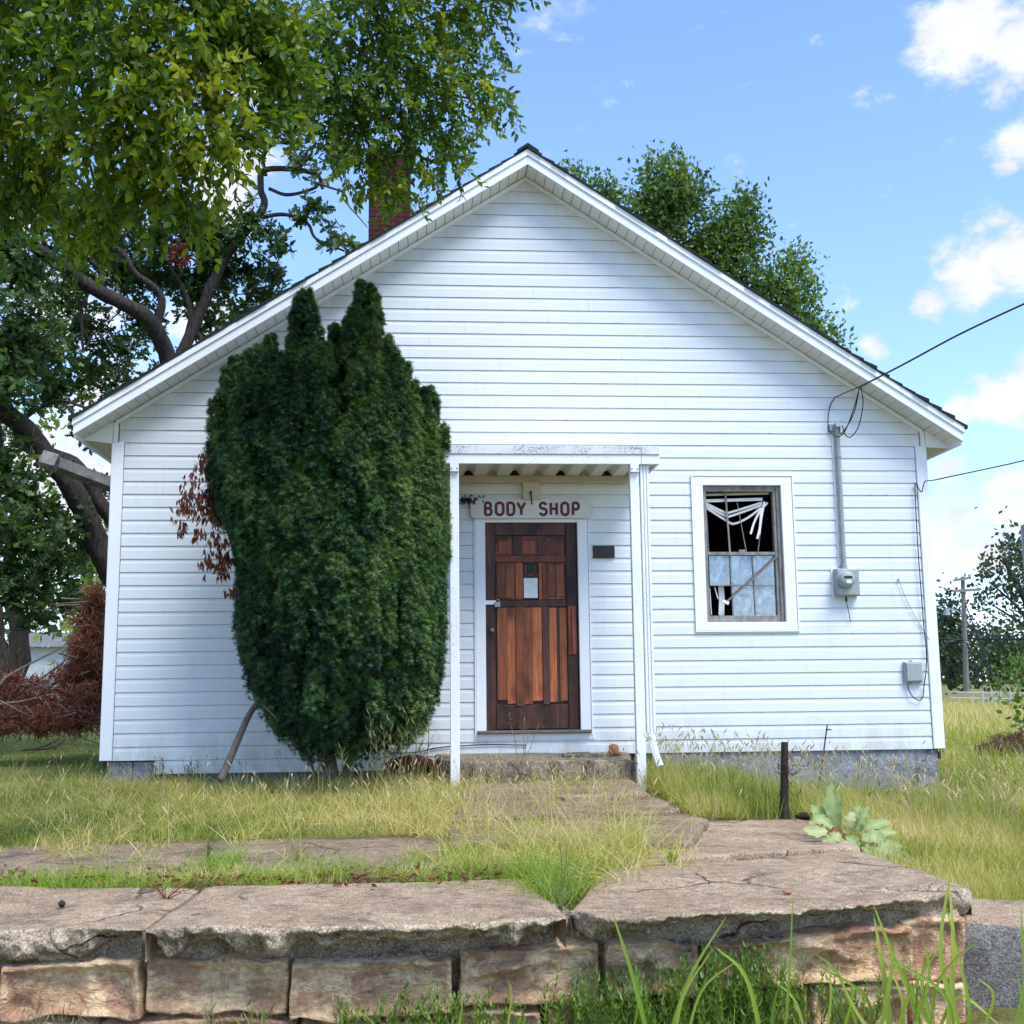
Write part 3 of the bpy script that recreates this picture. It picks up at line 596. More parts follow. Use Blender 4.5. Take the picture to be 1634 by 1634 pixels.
wbar('muntin', 'sash_wood', [(448, 852), (452, 1100), (456, 1412)], .013, .014, .05); wbar('muntin', 'sash_wood', [(657, 852), (665, 1412)], .011, .014, .05)
wbar('muntin', 'sash_wood', [(244, 1128), (862, 1132)], .009, .012, .043)
wbar('diagonal_board', 'old_wood', [(895, 846), (640, 1075), (400, 1276)], .020, .012, .016); wbar('board_stub', 'blind', [(350, 1270), (410, 1300)], .03, .03, .02)
for (a, b, c, d) in ((252, 440, 852, 1125), (456, 652, 852, 1127), (663, 862, 852, 1129), (460, 660, 1135, 1412), (668, 862, 1137, 1412)):
    m = MB(); m.box(wx(a), wx(b), .058, .061, wz(d), wz(c)); m.build('window_pane', 'glass', win)
# collapsed blind slats
def slat(pts, w=.022, y=.075, mat='blind', name='blind_slat'):
    m = MB(); pp = spline([(wx(a), y+dy, wz(b)) for a, b, dy in pts], 4)
    for p, q in zip(pp[:-1], pp[1:]): m.bar(p, q, w, .0025, (0, 1, .35))
    return m.build(name, mat, win)
wbar('blind_rail', 'blind', [(228, 335), (780, 318)], .030, .02, .085); wbar('blind_rail', 'soffit_tan', [(228, 278), (845, 262)], .022, .02, .095)
for pts in ([(235, 352, 0), (415, 440, 0), (480, 440, .004), (775, 350, 0)], [(228, 368, .004), (415, 470, 0), (480, 475, 0), (775, 372, .01)], [(228, 385, .01), (420, 512, 0), (505, 548, .01), (640, 490, .01), (760, 402, 0)],
            [(770, 400, 0), (700, 520, 0), (655, 645, 0)], [(830, 350, .01), (770, 420, 0), (745, 580, 0), (715, 690, 0)], [(800, 340, .01), (765, 480, 0), (735, 650, 0)]): slat(pts)
for pts in ([(615, 1175, 0), (650, 1240, 0), (660, 1400, 0)], [(640, 1150, .004), (700, 1290, 0), (720, 1400, 0)], [(680, 1150, 0), (730, 1290, 0), (760, 1400, 0)], [(770, 1335, 0), (715, 1390, 0)], [(700, 1250, 0), (750, 1320, 0), (745, 1400, 0)]): slat(pts, .026)
for x in (360, 385): slat([(x-5, 1110, .03), (x, 1250, .03), (x-10, 1405, .03)], .03, .09)
wbar('blind_cord', 'sash_wood', [(540, 350), (610, 818)], .007, .004, .078); wbar('blind_cord', 'sash_wood', [(745, 640), (718, 818)], .006, .004, .078); wbar('blind_cord', 'blind', [(700, 900), (690, 1180)], .005, .004, .08)
wp('can_on_rail', 'sash_wood', wx(530), wx(590), .035, .06, wz(817), wz(797), bev=.004)
for a, b, w_q in (((300, 1140), (330, 1250), .010), ((255, 1145), (262, 1400), .008), ((355, 1015), (385, 1060), .02)): wbar('blind_cord', 'blind', [a, b], w_q, .004, .085)
m = MB(); m.box(wx(250), wx(345), .9, .95, wz(1280), wz(1210)); m.box(wx(255), wx(300), 1.3, 1.35, wz(1200), wz(1150)); m.build('inner_shelf', 'sash_wood', win)
for i in range(26):       # the lowered venetian blind behind the right panes
    z = wz(900+i*20); wp('blind_slat', 'blind', wx(690 if i > 8 else 760), wx(858), .10, .112, z, z+.006)
# ---- chimney
CY = 3.5; c0, c1 = P(588, 360, CY)[0], P(655, 360, CY)[0]; ctop = P(621, 248, CY)[2]; cbot = zs(c0)-.1
chim = obj('chimney', *(lambda mb: (mb.v, mb.f))(MB().box(c0+.012, c1-.012, CY+.012, CY+.54-.012, cbot, ctop)), 'mortar', house)
bw, bh = (c1-c0)/2.5, .066; me = None; r = 0; z = cbot
def brick(x, y, z, w, d):
    b = bpy.data.objects.new('brick', bmes[(w > bw*.6, d)]); COL.objects.link(b); b.parent = chim
    b.location = Vector((x, y, z))-Vector(wloc(chim)); b.location.y += random.uniform(-.002, .002)
def bmesh_(w, d, h):
    me = bpy.data.meshes.new('brick'); m = MB(); m.box(0, w, 0, d, 0, h, .004); me.from_pydata(m.v, [], m.f); me.materials.append(M['brick']); return me
bmes = {(True, 0): bmesh_(bw-.010, .10, bh-.011), (False, 0): bmesh_(bw/2-.010, .10, bh-.011), (True, 1): bmesh_(.10, bw-.01, bh-.011)}
nrow = 0
while z < ctop-.02:
    if r % 2: bs = [(c0, bw), (c0+bw, bw), (c0+2*bw, bw/2)]
    else: bs = [(c0, bw/2), (c0+bw/2, bw), (c0+1.5*bw, bw)]
    if z > zs(c0)+.0:
        for x, w in bs: brick(x, CY, z, w, 0)
        for s in (0, 1):
            for q in range(2): brick(c0-.001 if s == 0 else c1-.105, CY+.105+q*bw, z, bw, 1)
    z += bh; r += 1
m = MB(); m.box(c0-.03, c1+.03, CY-.03, CY+.57, ctop, ctop+.09); m.build('chimney_cap', 'mortar', chim)
# ------------------------------------------------------------------ porch canopy on its posts
CYF = -.93
pc = thing('porch_canopy', 'white metal porch canopy on thin posts over the brown front door', 'porch canopy', (P(870, 725, CYF)[0], CYF/2, -.2))
cz0, cz1, czm = P(870, 740, CYF)[2], P(870, 711.5, CYF)[2], P(870, 725, CYF)[2]; ca, cb = P(686, 725, CYF)[0], P(1052, 725, CYF)[0]; cs = P(1022.5, 725, CYF)[0]
for a, b in ((ca, cs), (cs+.004, cb)):
    m = MB(); m.box(a, b, CYF, CYF+.03, cz0, czm, .003); m.build('canopy_fascia', 'canopy', pc)
    m = MB(); m.box(a, b, CYF-.012, CYF+.03, czm+.0005, cz1, .004); m.build('canopy_gutter_lip', 'canopy_dirty', pc)
for x in (ca, cb-.02): m = MB(); m.box(x, x+.02, CYF+.031, -.03, cz0, cz1); m.build('canopy_side', 'canopy', pc)
# corrugated deck
zd0, zd1 = cz0+.055, P(850, 760, -.03)[2]; nr = 9; pw = (cb-ca-.05)/nr
for i in range(nr):
    x = ca+.025+i*pw; pro = [(0, 0), (.30, 0), (.48, .055), (.62, .055), (.80, 0), (1.0, 0)]
    V = [(x+u*pw, y, zb+w) for y, zb in ((CYF+.031, zd0), (-.035, zd1)) for u, w in pro]; n = len(pro)
    obj('canopy_panel', V, [(j, j+1, j+1+n, j+n) for j in range(n-1)], 'soffit', pc)
for i in range(nr):
    x = ca+.025+i*pw; m = MB(); m.poly([(x+.29*pw, zd1-.002), (x+.81*pw, zd1-.002), (x+.63*pw, zd1+.054), (x+.47*pw, zd1+.054)], -.040, -.031); m.build('rib_closure', 'rust' if i % 2 else 'soffit_tan', pc)
lz0, lz1 = P(850, 771, -.04)[2], P(850, 759.5, -.04)[2]
m = MB(); m.box(ca+.022, P(1000, 765, -.04)[0], -.062, -.02, lz0, lz1, .003); m.build('wall_ledger', 'soffit_tan', pc)
m = MB(); m.add([(P(996, 765, -.05)[0], -.055, lz0), (cb-.03, CYF+.04, cz0), (cb-.03, CYF+.04, cz0+.05), (P(996, 765, -.05)[0], -.055, lz1)], [(0, 1, 2, 3), (3, 2, 1, 0)]); 
for x in (P(725.5, 1000, CYF+.04)[0], P(1018, 1000, CYF+.04)[0]):
    z0 = float(H(x, CYF))-.06; m = MB(); m.box(x-.042, x+.042, CYF+.032, CYF+.095, z0, cz0+.03, .005); post = m.build('post', 'canopy', pc)
    m = MB(); m.box(x-.040, x+.040, CYF-.004, CYF+.031, cz0-.075, cz0-.001, .003); br = m.build('post_bracket', 'canopy', post)
    for s in (-1, 1): m = MB(); m.box(x+s*.026-.005, x+s*.026+.005, CYF-.008, CYF-.0045, cz0-.052, cz0-.042); m.build('bolt', 'black', pc)
m = MB(); x = P(1035, 1000, CYF+.05)[0]; zb = P(1037, 1170, CYF+.05)[2]
for i in range(3): m.box(x-.042+i*.0285, x-.042+i*.0285+.025, CYF+.04, CYF+.10, zb, cz0-.002, .005)
m.tube(spline([(x, CYF+.07, zb), (x+.010, CYF+.05, zb-.10), (x+.035, CYF+.0, zb-.22), (x+.055, CYF-.04, zb-.29)], 4), .034, 6); m.build('downspout', 'canopy', pc)
# ------------------------------------------------------------------ sign over the door, with its lettering
sx0, sx1, sz0, sz1 = P(750.5, 813)[0], P(943, 813)[0], P(845, 828.5)[2], P(845, 798)[2]; SY = -.075
sign = thing('shop_sign', 'white sign board lettered BODY SHOP in dark red above the door', 'sign', ((sx0+sx1)/2, SY, sz0))
def rrect(x0, x1, z0, z1, r, n=5):
    o = []
    for cx_, cz_, a0 in ((x1-r, z0+r, -90), (x1-r, z1-r, 0), (x0+r, z1-r, 90), (x0+r, z0+r, 180)):
        for i in range(n+1): a = math.radians(a0+90*i/n); o.append((cx_+r*math.cos(a), cz_+r*math.sin(a)))
    return o
m = MB(); m.poly(rrect(sx0, sx1, sz0, sz1, .045), SY, SY+.05); m.build('sign_board', 'sign_white', sign)
def arc(cx_, cz_, rx, rz, a0, a1, n=9): return [(cx_+rx*math.cos(math.radians(a0+(a1-a0)*i/n)), cz_+rz*math.sin(math.radians(a0+(a1-a0)*i/n))) for i in range(n+1)]
w_ = .56
GL = {'B': [[(0, 0), (0, 1)], [(0, 1)]+arc(.33, .77, .17, .23, 90, -90)+[(0, .54)], [(.0, .54)]+arc(.36, .27, .2, .27, 90, -90)+[(0, 0)]],
      'O': [arc(.28, .72, .28, .28, 0, 180, 10)+arc(.28, .28, .28, .28, 180, 360, 10)+[(.56, .72)]],
      'D': [[(0, 0), (0, 1)], [(0, 1)]+arc(.28, .72, .28, .28, 90, 0)+arc(.28, .28, .28, .28, 0, -90)+[(0, 0)]],
      'Y': [[(0, 1), (.3, .48), (.3, 0)], [(.6, 1), (.3, .48)]],
      'S': [arc(.28, .74, .26, .26, 15, 180)+arc(.28, .74, .26, .22, 180, 250, 4)+arc(.28, .28, .28, .24, 70, 0, 4)+arc(.28, .26, .28, .26, 0, -165)],
      'H': [[(0, 0), (0, 1)], [(.54, 0), (.54, 1)], [(0, .5), (.54, .5)]],
      'P': [[(0, 0), (0, 1)], [(0, 1)]+arc(.32, .73, .22, .27, 90, -90)+[(0, .46)]]}
def ribbon(pts, hw, y0, y1):
    p = np.array(pts, float); keep = [0]+[i for i in range(1, len(p)) if np.linalg.norm(p[i]-p[i-1]) > 1e-4]; p = p[keep]; n = len(p); Lp, Rp = [], []
    for i in range(n):
        a = p[i]-p[i-1] if i > 0 else p[1]-p[0]; b = p[i+1]-p[i] if i < n-1 else a; a = a/np.linalg.norm(a); b = b/np.linalg.norm(b); t = a+b; t /= np.linalg.norm(t)+1e-9
        nrm = np.array([-t[1], t[0]]); k = hw/max(.45, abs(nrm@np.array([-b[1], b[0]]))); Lp.append(p[i]+nrm*k); Rp.append(p[i]-nrm*k)
    V = []; F = []
    for i in range(n): V += [(Lp[i][0], y0, Lp[i][1]), (Rp[i][0], y0, Rp[i][1]), (Lp[i][0], y1, Lp[i][1]), (Rp[i][0], y1, Rp[i][1])]
    for i in range(n-1): a = 4*i; F += [(a, a+1, a+5, a+4), (a, a+4, a+6, a+2), (a+1, a+3, a+7, a+5)]
    return V, F
def place_word(word, pxs, py0, py1):
    for ch, (pa, pb) in zip(word, pxs):
        xa, xb = P(pa, 813)[0], P(pb, 813)[0]; zb, zt = P(845, py1)[2], P(845, py0)[2]; gw = {'Y': .6, 'H': .54, 'P': .54}.get(ch, .56); hw = .0138
        tr = lambda q: (xa+hw+q[0]/gw*(xb-xa-2*hw), zb+hw+q[1]*(zt-zb-2*hw))
        lo = MB(); hi = MB()
        for si, st_ in enumerate(GL[ch]):
            q = [tr(v) for v in st_]; V, F = ribbon(q, hw, SY-.0012-.0002*si, SY); lo.add(V, F); V, F = ribbon(q, hw*.62, SY-.0030-.0002*si, SY-.0022); hi.add(V, F)
        b = lo.build('letter', 'letter_dark', sign); hi.build('letter_face', 'letter_red', b)
place_word('BODY', ((771.5, 785.5), (788.5, 804.5), (807, 821.5), (822.5, 839)), 802, 825.5)
place_word('SHOP', ((858, 873), (875.5, 889), (892.5, 907.5), (910.5, 924)), 802, 825.5)
# square cover plate with a black hook
lx0, lx1, lz0_, lz1_ = P(833, 790)[0], P(861, 790)[0], P(845, 800)[2], P(845, 772)[2]
pl = thing('lamp_plate', 'square white cover plate with a black hook above the lettered sign', 'cover plate', ((lx0+lx1)/2, -.1, lz0_))
m = MB(); m.box(lx0, lx1, -.098, -.014, lz0_, lz1_, .004); m.build('plate', 'soffit_tan', pl)
m = MB(); a = P(847, 787, -.11); m.tube([a+np.array([0, .012, 0]), a, P(847.5, 792, -.12), P(849, 805, -.12)], .007, 6); m.tube([a+np.array([0, .012, .008]), a+np.array([0, -.004, .008])], .013, 8); m.build('hook', 'black', pl)
# old nest
nb = thing('wasp_nest', 'small dark dry nest stuck above the left end of the lettered sign', 'nest', P(748, 799, -.06))
V = []; F = []; c = P(748, 799, -.07)
for i in range(90):
    d = RNG.normal(size=3)*np.array([.055, .025, .018]); e = c+d; q = RNG.normal(size=3); q /= np.linalg.norm(q); V += [e, e+q*.035, e+np.cross(q, [0, 1, .3])*.02]; F.append((3*i, 3*i+1, 3*i+2))
obj('nest_twigs', V, F, 'black', nb)
# house number plaque
m = MB(); m.box(P(945.5, 880)[0], P(980, 880)[0], -.034, -.015, P(962, 891)[2], P(962, 871.5)[2], .004)
pq = thing('wall_plaque', 'small dark weathered plaque on the siding right of the door', 'plaque', P(962, 881, -.03)); m.build('plaque_board', 'plaque', pq)
# ------------------------------------------------------------------ electricity meter and wires
em = thing('electric_meter', 'grey electricity meter box with round glass dial and tall conduit', 'electric meter', P(1347, 930, -.05))
m = MB(); a0, a1, b0, b1 = P(1329, 930)[0], P(1365, 930)[0], P(1347, 952)[2], P(1347, 909)[2]; m.box(a0-.022, a1+.008, -.022, -.014, b0-.012, b1+.018); m.build('backing_board', 'trim', em)
m = MB(); m.box(a0, a1, -.12, -.0225, b0, b1, .012); m.build('meter_box', 'steel', em)
cc_ = P(1349.5, 924.5, -.14); pr = [(-.1205, .092), (-.135, .092), (-.137, .080), (-.19, .078), (-.205, .066), (-.212, .04), (-.214, .001)]; V = []; F = []
for y, r_ in pr:
    for i in range(20): an = i*2*math.pi/20; V.append((cc_[0]+r_*math.cos(an), y, cc_[2]+r_*math.sin(an)))
for j in range(len(pr)-1):
    for i in range(20): F.append((j*20+i, j*20+(i+1) % 20, (j+1)*20+(i+1) % 20, (j+1)*20+i))
dial = obj('meter_dial', V, F, 'grey_plastic', em, smooth=True)
m = MB(); m.box(cc_[0]-.042, cc_[0]+.042, -.2175, -.2145, cc_[2]+.008, cc_[2]+.026); m.build('meter_register', 'black', dial); m = MB(); m.box(cc_[0]-.02, cc_[0]+.03, -.2165, -.2145, cc_[2]-.045, cc_[2]-.012); m.build('meter_label', 'paper', dial)
m = MB(); ct = P(1337.5, 684, -.06); cbm = P(1344.5, 908, -.06); cx_ = (ct[0]+cbm[0])/2
m.box(cx_-.045, cx_-.026, -.028, -.014, cbm[2]+.03, ct[2]); m.build('conduit_backing', 'trim', em)
m = MB(); m.tube([(cx_, -.06, b1), (cx_, -.06, ct[2])], .026, 12); m.tube([(cx_, -.06, b1), (cx_, -.06, b1+.04)], .034, 12); m.tube([(cx_, -.06, ct[2]-.30), (cx_, -.06, ct[2]-.285)], .032, 10); m.build('conduit', 'conduit', em, smooth=False)
m = MB(); m.box(cx_-.075, cx_+.02, -.05, -.015, ct[2]-.03, ct[2]+.05, .01); m.build('weatherhead_bracket', 'steel', em)
m = MB(); m.tube([(cx_, -.06, ct[2]), (cx_+.0, -.075, ct[2]+.03), (cx_, -.11, ct[2]+.035)], [.032, .036, .028], 10); m.build('weatherhead', 'steel', em)
m = MB(); m.tube(spline([P(1350, 953, -.08), P(1351, 962, -.07), P(1355, 980, -.05), P(1357, 993, -.03)], 3), .004, 5); m.tube([P(1350, 952, -.08), P(1350.5, 960, -.08)], .012, 6); m.build('ground_wire', 'cable', em)
tw = thing('service_cable', 'thick black service cable sagging from the roof overhang to upper right', 'cable', P(1372, 617, -.36))
m = MB(); m.tube(spline([P(1372, 617, -.36), P(1400, 603, -.42), P(1450, 577, -.7), P(1530, 534, -1.2), P(1634, 485, -1.9), P(1760, 430, -2.9), P(1960, 345, -4.2), P(1960, 345, -4.2)+np.array([8, -4, 1.2]), P(1960, 345, -4.2)+np.array([22, -11, 4.6])], 6), .0095, 6); m.build('cable_span', 'cable', tw)
m = MB(); m.tube(spline([P(1372, 617, -.36), P(1350, 626, -.2), P(1331, 635, -.02)], 5), .006, 5); m.build('stay_wire', 'cable', tw)
for q in ([(1372, 617, -.36), (1363, 650, -.25), (1350, 685, -.15), (1338, 697, -.12), (1325, 690, -.1), (1321, 676, -.08), (1324, 650, -.05), (1331, 636, -.03)],
          [(1374, 617, -.36), (1377, 645, -.3), (1370, 680, -.2), (1358, 697, -.15), (1349, 694, -.12), (1344, 679, -.1)], [(1371, 620, -.36), (1364, 655, -.25), (1352, 680, -.18), (1341, 692, -.13), (1340, 680, -.1)]):
    m = MB(); m.tube(spline([P(*v) for v in q], 5), .0055, 5); m.build('drip_loop', 'cable', tw)
tb = thing('telephone_box', 'small grey telephone junction box low on the right siding', 'junction box', P(1453, 1072, -.06))
m = MB(); a0, a1, b0, b1 = P(1440, 1072)[0], P(1468, 1072)[0], P(1453, 1089)[2], P(1453, 1056)[2]; m.box(a0, a1, -.062, -.018, b0, b1, .008); bx_ = m.build('box_base', 'grey_plastic', tb)
m = MB(); m.box(a0+.012, a1-.012, -.078, -.0625, b0+.012, b1-.012, .008); m.build('box_lid', 'grey_plastic', tb)
m = MB(); m.box((a0+a1)/2-.03, (a0+a1)/2+.0, -.05, -.02, b0-.018, b0-.0005); m.box((a0+a1)/2-.02, (a0+a1)/2+.0, -.05, -.02, b1+.0005, b1+.014); m.box(a1+.0005, a1+.016, -.05, -.02, (b0+b1)/2-.02, (b0+b1)/2+.01); m.build('box_clip', 'steel', tb)
tp = thing('telephone_cable', 'thin black telephone cable running down the right corner siding', 'cable', P(1465, 772, -.04))
m = MB(); c3 = 3.085; cv = lambda a, b, y=-.045: P(1300+a/c3, 600+b/c3, y)
m.tube(spline([cv(625, 505, -1.2), cv(580, 514, -.35), cv(545, 518, -.15), cv(535, 540, -.09), cv(527, 570, -.07), cv(512, 555), cv(500, 530), cv(494, 545), cv(500, 700), cv(512, 900), cv(524, 1060), cv(538, 1240), cv(549, 1340), cv(549, 1440), cv(538, 1530), cv(532, 1580), cv(515, 1597), cv(485, 1580), cv(463, 1545), cv(458, 1515)], 5), .0055, 5); m.build('down_cable', 'cable', tp)
m = MB(); m.tube(spline([cv(580, 514, -.35), P(1634, 735, -1.5), P(1800, 692, -2.8), P(1950, 655, -4), P(1950, 655, -4)+np.array([8, -4, .9]), P(1950, 655, -4)+np.array([22, -11, 3.4])], 6), .006, 5); m.build('cable_span', 'cable', tp)
ow = thing('loose_wire', 'thin loose wire hanging slanted on the siding between meter and corner', 'wire', cv(413, 1003, -.03))
m = MB(); m.tube(spline([cv(413, 1003, -.03), cv(455, 1110, -.035), cv(510, 1210, -.03), cv(565, 1300, -.03)], 4), .0035, 5); m.tube([cv(413, 1001, -.01), cv(413, 1003, -.04)], .009, 6); m.build('wire', 'conduit', ow)
# ------------------------------------------------------------------ step, walk and platform slabs
def slab(outline_top, th, mat, name, parent=None, seed=0, res=.05, rough=.012, drop=0, kind=None):
    """irregular slab: outline (x,y,z) in order, filled as a grid fan with rough edges"""
    o = np.array(outline_top, float); n = len(o); pts = []
    for i in range(n):
        a, b = o[i], o[(i+1) % n]; k = max(2, int(np.linalg.norm(b-a)/res))
        for t in np.linspace(0, 1, k, endpoint=False): pts.append(a+(b-a)*t)
    p = np.array(pts); c = p.mean(0); jit = fbm(p, 5, 3, seed)*rough*2.5; dirc = (p-c)[:, :2]; dirc /= np.linalg.norm(dirc, axis=1)[:, None]
    p[:, :2] += dirc*jit[:, None]; rings = []; K = 10
    for r in range(K+1): q = c+(p-c)*(r/K) if r else np.repeat(c[None], len(p), 0); q = q.copy(); q[:, 2] += fbm(q, 2.2, 4, seed+3)*.018; rings.append(q)
    e = rings[-1].copy(); e[:, :2] += dirc*.006; e[:, 2] -= .012; rings.append(e); e2 = e.copy(); e2[:, 2] -= th*.5; e2[:, :2] += dirc*fbm(e2, 14, 3, seed+9)[:, None]*rough*2; rings.append(e2)
    e3 = e2.copy(); e3[:, 2] -= th*.5; e3[:, :2] -= dirc*(.01+rough*np.abs(fbm(e3, 10, 3, seed+5))[:, None]*4); rings.append(e3)
    V = np.concatenate(rings); m_ = len(p); F = []
    for r in range(len(rings)-1):
        i = np.arange(m_); j = (i+1) % m_; F.append(np.stack([r*m_+i, r*m_+j, (r+1)*m_+j, (r+1)*m_+i], -1))
    return obj(name, V, np.concatenate(F)[:, ::-1].copy(), mat, parent, smooth=True, kind=kind)
plat = thing('platform_walk', 'cracked concrete walk and platform of broad slabs leading to the door', 'paving', (P(900, 1300, 0)[0], -5, ZC))
tag(plat, kind='structure')
# step at the door
sA, sB = P(706, 1200, -.8)[0], P(1022, 1200, -.8)[0]
st = thing('door_step', 'rough pebbly concrete step below the brown door', 'step', ((sA+sB)/2, -.4, -.2))
slab([(sA, -.80, -.008), (sA+.5, -.86, -.012), (sB-.45, -.82, -.006), (sB-.02, -.74, -.03), (sB, -.05, .012), (sA, -.03, .016)], .22, 'step_concrete', 'step_slab', st, 11, .03, .05)
# walk slabs between step and platform
def gy(x, y, z): return tuple(G(x, y, z))
w0 = [gy(745, 1240, -.185), gy(1003, 1240, -.185), gy(1037, 1268, -.20), gy(735, 1272, -.20)]
w1 = [gy(733, 1276, -.235), gy(1048, 1272, -.235), gy(1085, 1293, -.25), gy(725, 1306, -.25)]
w2 = [gy(720, 1312, -.29), gy(1090, 1298, -.28), gy(1130, 1309, -.30), gy(1100, 1345, -.31), gy(720, 1345, -.32)]
for i, w in enumerate((w0, w1, w2)): slab(w, .10, 'concrete_brown', 'walk_slab', plat, 20+i, .06, .012)
# platform: back right slab, rear dark slabs, front cap slabs
slab([gy(960, 1312, ZC), gy(1268, 1306, ZC), gy(1292, 1310, ZC), gy(1372, 1353, ZC), gy(1160, 1364, ZC), gy(1000, 1378, ZC)], .14, 'concrete', 'platform_slab', plat, 31, .05, .010)
slab([gy(-260, 1352, ZC-.02), gy(150, 1345, ZC-.02), gy(330, 1339, ZC-.02), gy(330, 1398, ZC-.02), gy(-260, 1403, ZC-.02)], .12, 'concrete_brown', 'platform_slab', plat, 33, .06, .01)
slab([gy(334, 1341, ZC-.015), gy(660, 1334, ZC-.015), gy(850, 1330, ZC-.015), gy(850, 1388, ZC-.015), gy(340, 1395, ZC-.015)], .12, 'concrete_brown', 'platform_slab', plat, 34, .06, .01)
# front slabs with the broken overhanging lip: (top edge px) + traced depth of the broken face
def capslab(xa, xb, back, botpx, seed, mat='concrete'):
    """xa, xb: pixel ends along the front edge; back: fn(x)->y of rear edge; botpx: (x, y) pixel trace of the lower lip"""
    n = int((xb-xa)/3.0); px = np.linspace(xa, xb, n+1); fe = np.array([np.interp(x, TOPX, TOPY) for x in px])
    A = np.array([G(x, y, ZC) for x, y in zip(px, fe)]); A[:, 2] = ZC
    bx, by = zip(*botpx); bp = np.interp(px, bx, by); zb = np.array([P(x, y, A[i, 1]+.01)[2] for i, (x, y) in enumerate(zip(px, bp))])
    zb = np.minimum(zb+fbm(np.stack([px*.02, px*0, px*0], -1), 4, 3, seed)*.02, ZC-.035)
    B = np.array([back(x) for x in px]); rows = []; nb = 26
    for j in range(nb+1):
        q = B+(A-B)*(j/nb); q[:, 2] = ZC+fbm(q, 2.0, 4, seed+2)*.020*(1 if j else 1); rows.append(q)
    # worn edge
    edge = rows[-1].copy(); hh = (edge[:, 2]-zb)
    nf = 12
    for j in range(1, nf+1):
        t = j/nf; q = edge.copy(); q[:, 2] = edge[:, 2]-hh*t*1.0; q[:, 1] += np.clip((.118-hh)/.035, 0, 1)*.07*sst((t-.25)/.3)*(.5+1.4*np.clip(fbm(np.stack([px*.012, px*0, px*0+t], -1), 3, 3, seed+12)+.3, 0, 1))
        q[:, 1] += -.010*math.sin(min(1, t*5)*math.pi/2) + .05*t**3 + fbm(q, 9, 4, seed+4)*.07*min(1, t*3) + np.abs(fbm(q, 24, 3, seed+8))*.05*min(1, t*3); q[:, 0] += fbm(q, 16, 2, seed+6)*.018*min(1, t*3); rows.append(q)
    last = rows[-1]
    for dy, dz_ in ((.05, .01), (.22, .02), (.45, .02)):
        q = last.copy(); q[:, 1] += dy; q[:, 2] = np.minimum(q[:, 2]+dz_+fbm(q, 8, 3, seed+7)*.03, ZC-.03); rows.append(q)
    # close the ends so that the joint reads as a gap
    R = np.array(rows); tx = np.linspace(0, 1, n+1); endw = np.exp(-((tx*(xb-xa))/9.0))-np.exp(-(((1-tx)*(xb-xa))/9.0)); R[:nb+1, :, 2] -= (np.abs(endw)*.012)[None]
    nr_ = len(rows); V = R.reshape(-1, 3); i = (np.arange(nr_-1)[:, None]*(n+1)+np.arange(n)[None]).reshape(-1); F = np.stack([i, i+n+1, i+n+2, i+1], -1)
    mi = (np.arange(nr_-1) >= nb)[:, None].repeat(n, 1).reshape(-1).astype(int)
    # side skirts
    o = obj('platform_slab', V, F, [mat, 'concrete_edge'], plat, smooth=True, matidx=mi)
    for c in (0, n):
        top = R[:nb+1, c]; lo = top.copy(); lo[:, 2] -= .13; VV = np.concatenate([top, lo]); k = nb+1; ii = np.arange(nb); FF = np.stack([ii, ii+1, ii+1+k, ii+k], -1)
        obj('slab_side', VV, FF, 'concrete_edge', o, smooth=True)
    return o
TOPX = [-260, 0, 225, 232, 500, 700, 860, 900, 912, 950, 1000, 1100, 1200, 1300, 1400, 1470, 1520, 1548]
TOPY = [1486, 1484, 1480, 1483, 1480, 1473, 1466, 1462, 1450, 1462, 1466, 1458, 1455, 1448, 1440, 1432, 1424, 1414]
lerp = lambda a, b, t: a+(b-a)*t
capslab(-260, 227, lambda x: G(x+45+45*max(0, (x-150)/77), 1416, ZC), [(-260, 1530), (0, 1538), (60, 1533), (120, 1534), (150, 1520), (165, 1505), (200, 1497), (227, 1486)], 41)
capslab(233, 903, lambda x: G(lerp(325, 842, (x-233)/670.), lerp(1416, 1402, (x-233)/670.), ZC), [(233, 1500), (245, 1512), (265, 1530), (290, 1522), (315, 1508), (350, 1507), (385, 1518), (410, 1514), (425, 1518), (440, 1529), (455, 1524), (480, 1508), (500, 1505), (520, 1512), (560, 1508), (620, 1508), (700, 1504), (760, 1498), (800, 1508), (820, 1510), (850, 1500), (870, 1504), (892, 1478), (903, 1468)], 52)
capslab(911, 1548, lambda x: G(lerp(965, 1378, (x-911)/637.), lerp(1390, 1357, (x-911)/637.), ZC), [(911, 1475), (925, 1490), (945, 1502), (965, 1496), (1000, 1494), (1030, 1499), (1048, 1500), (1065, 1486), (1080, 1478), (1120, 1468), (1160, 1478), (1200, 1476), (1240, 1474), (1290, 1470), (1330, 1464), (1380, 1460), (1440, 1458), (1500, 1462), (1530, 1464), (1548, 1458)], 63)
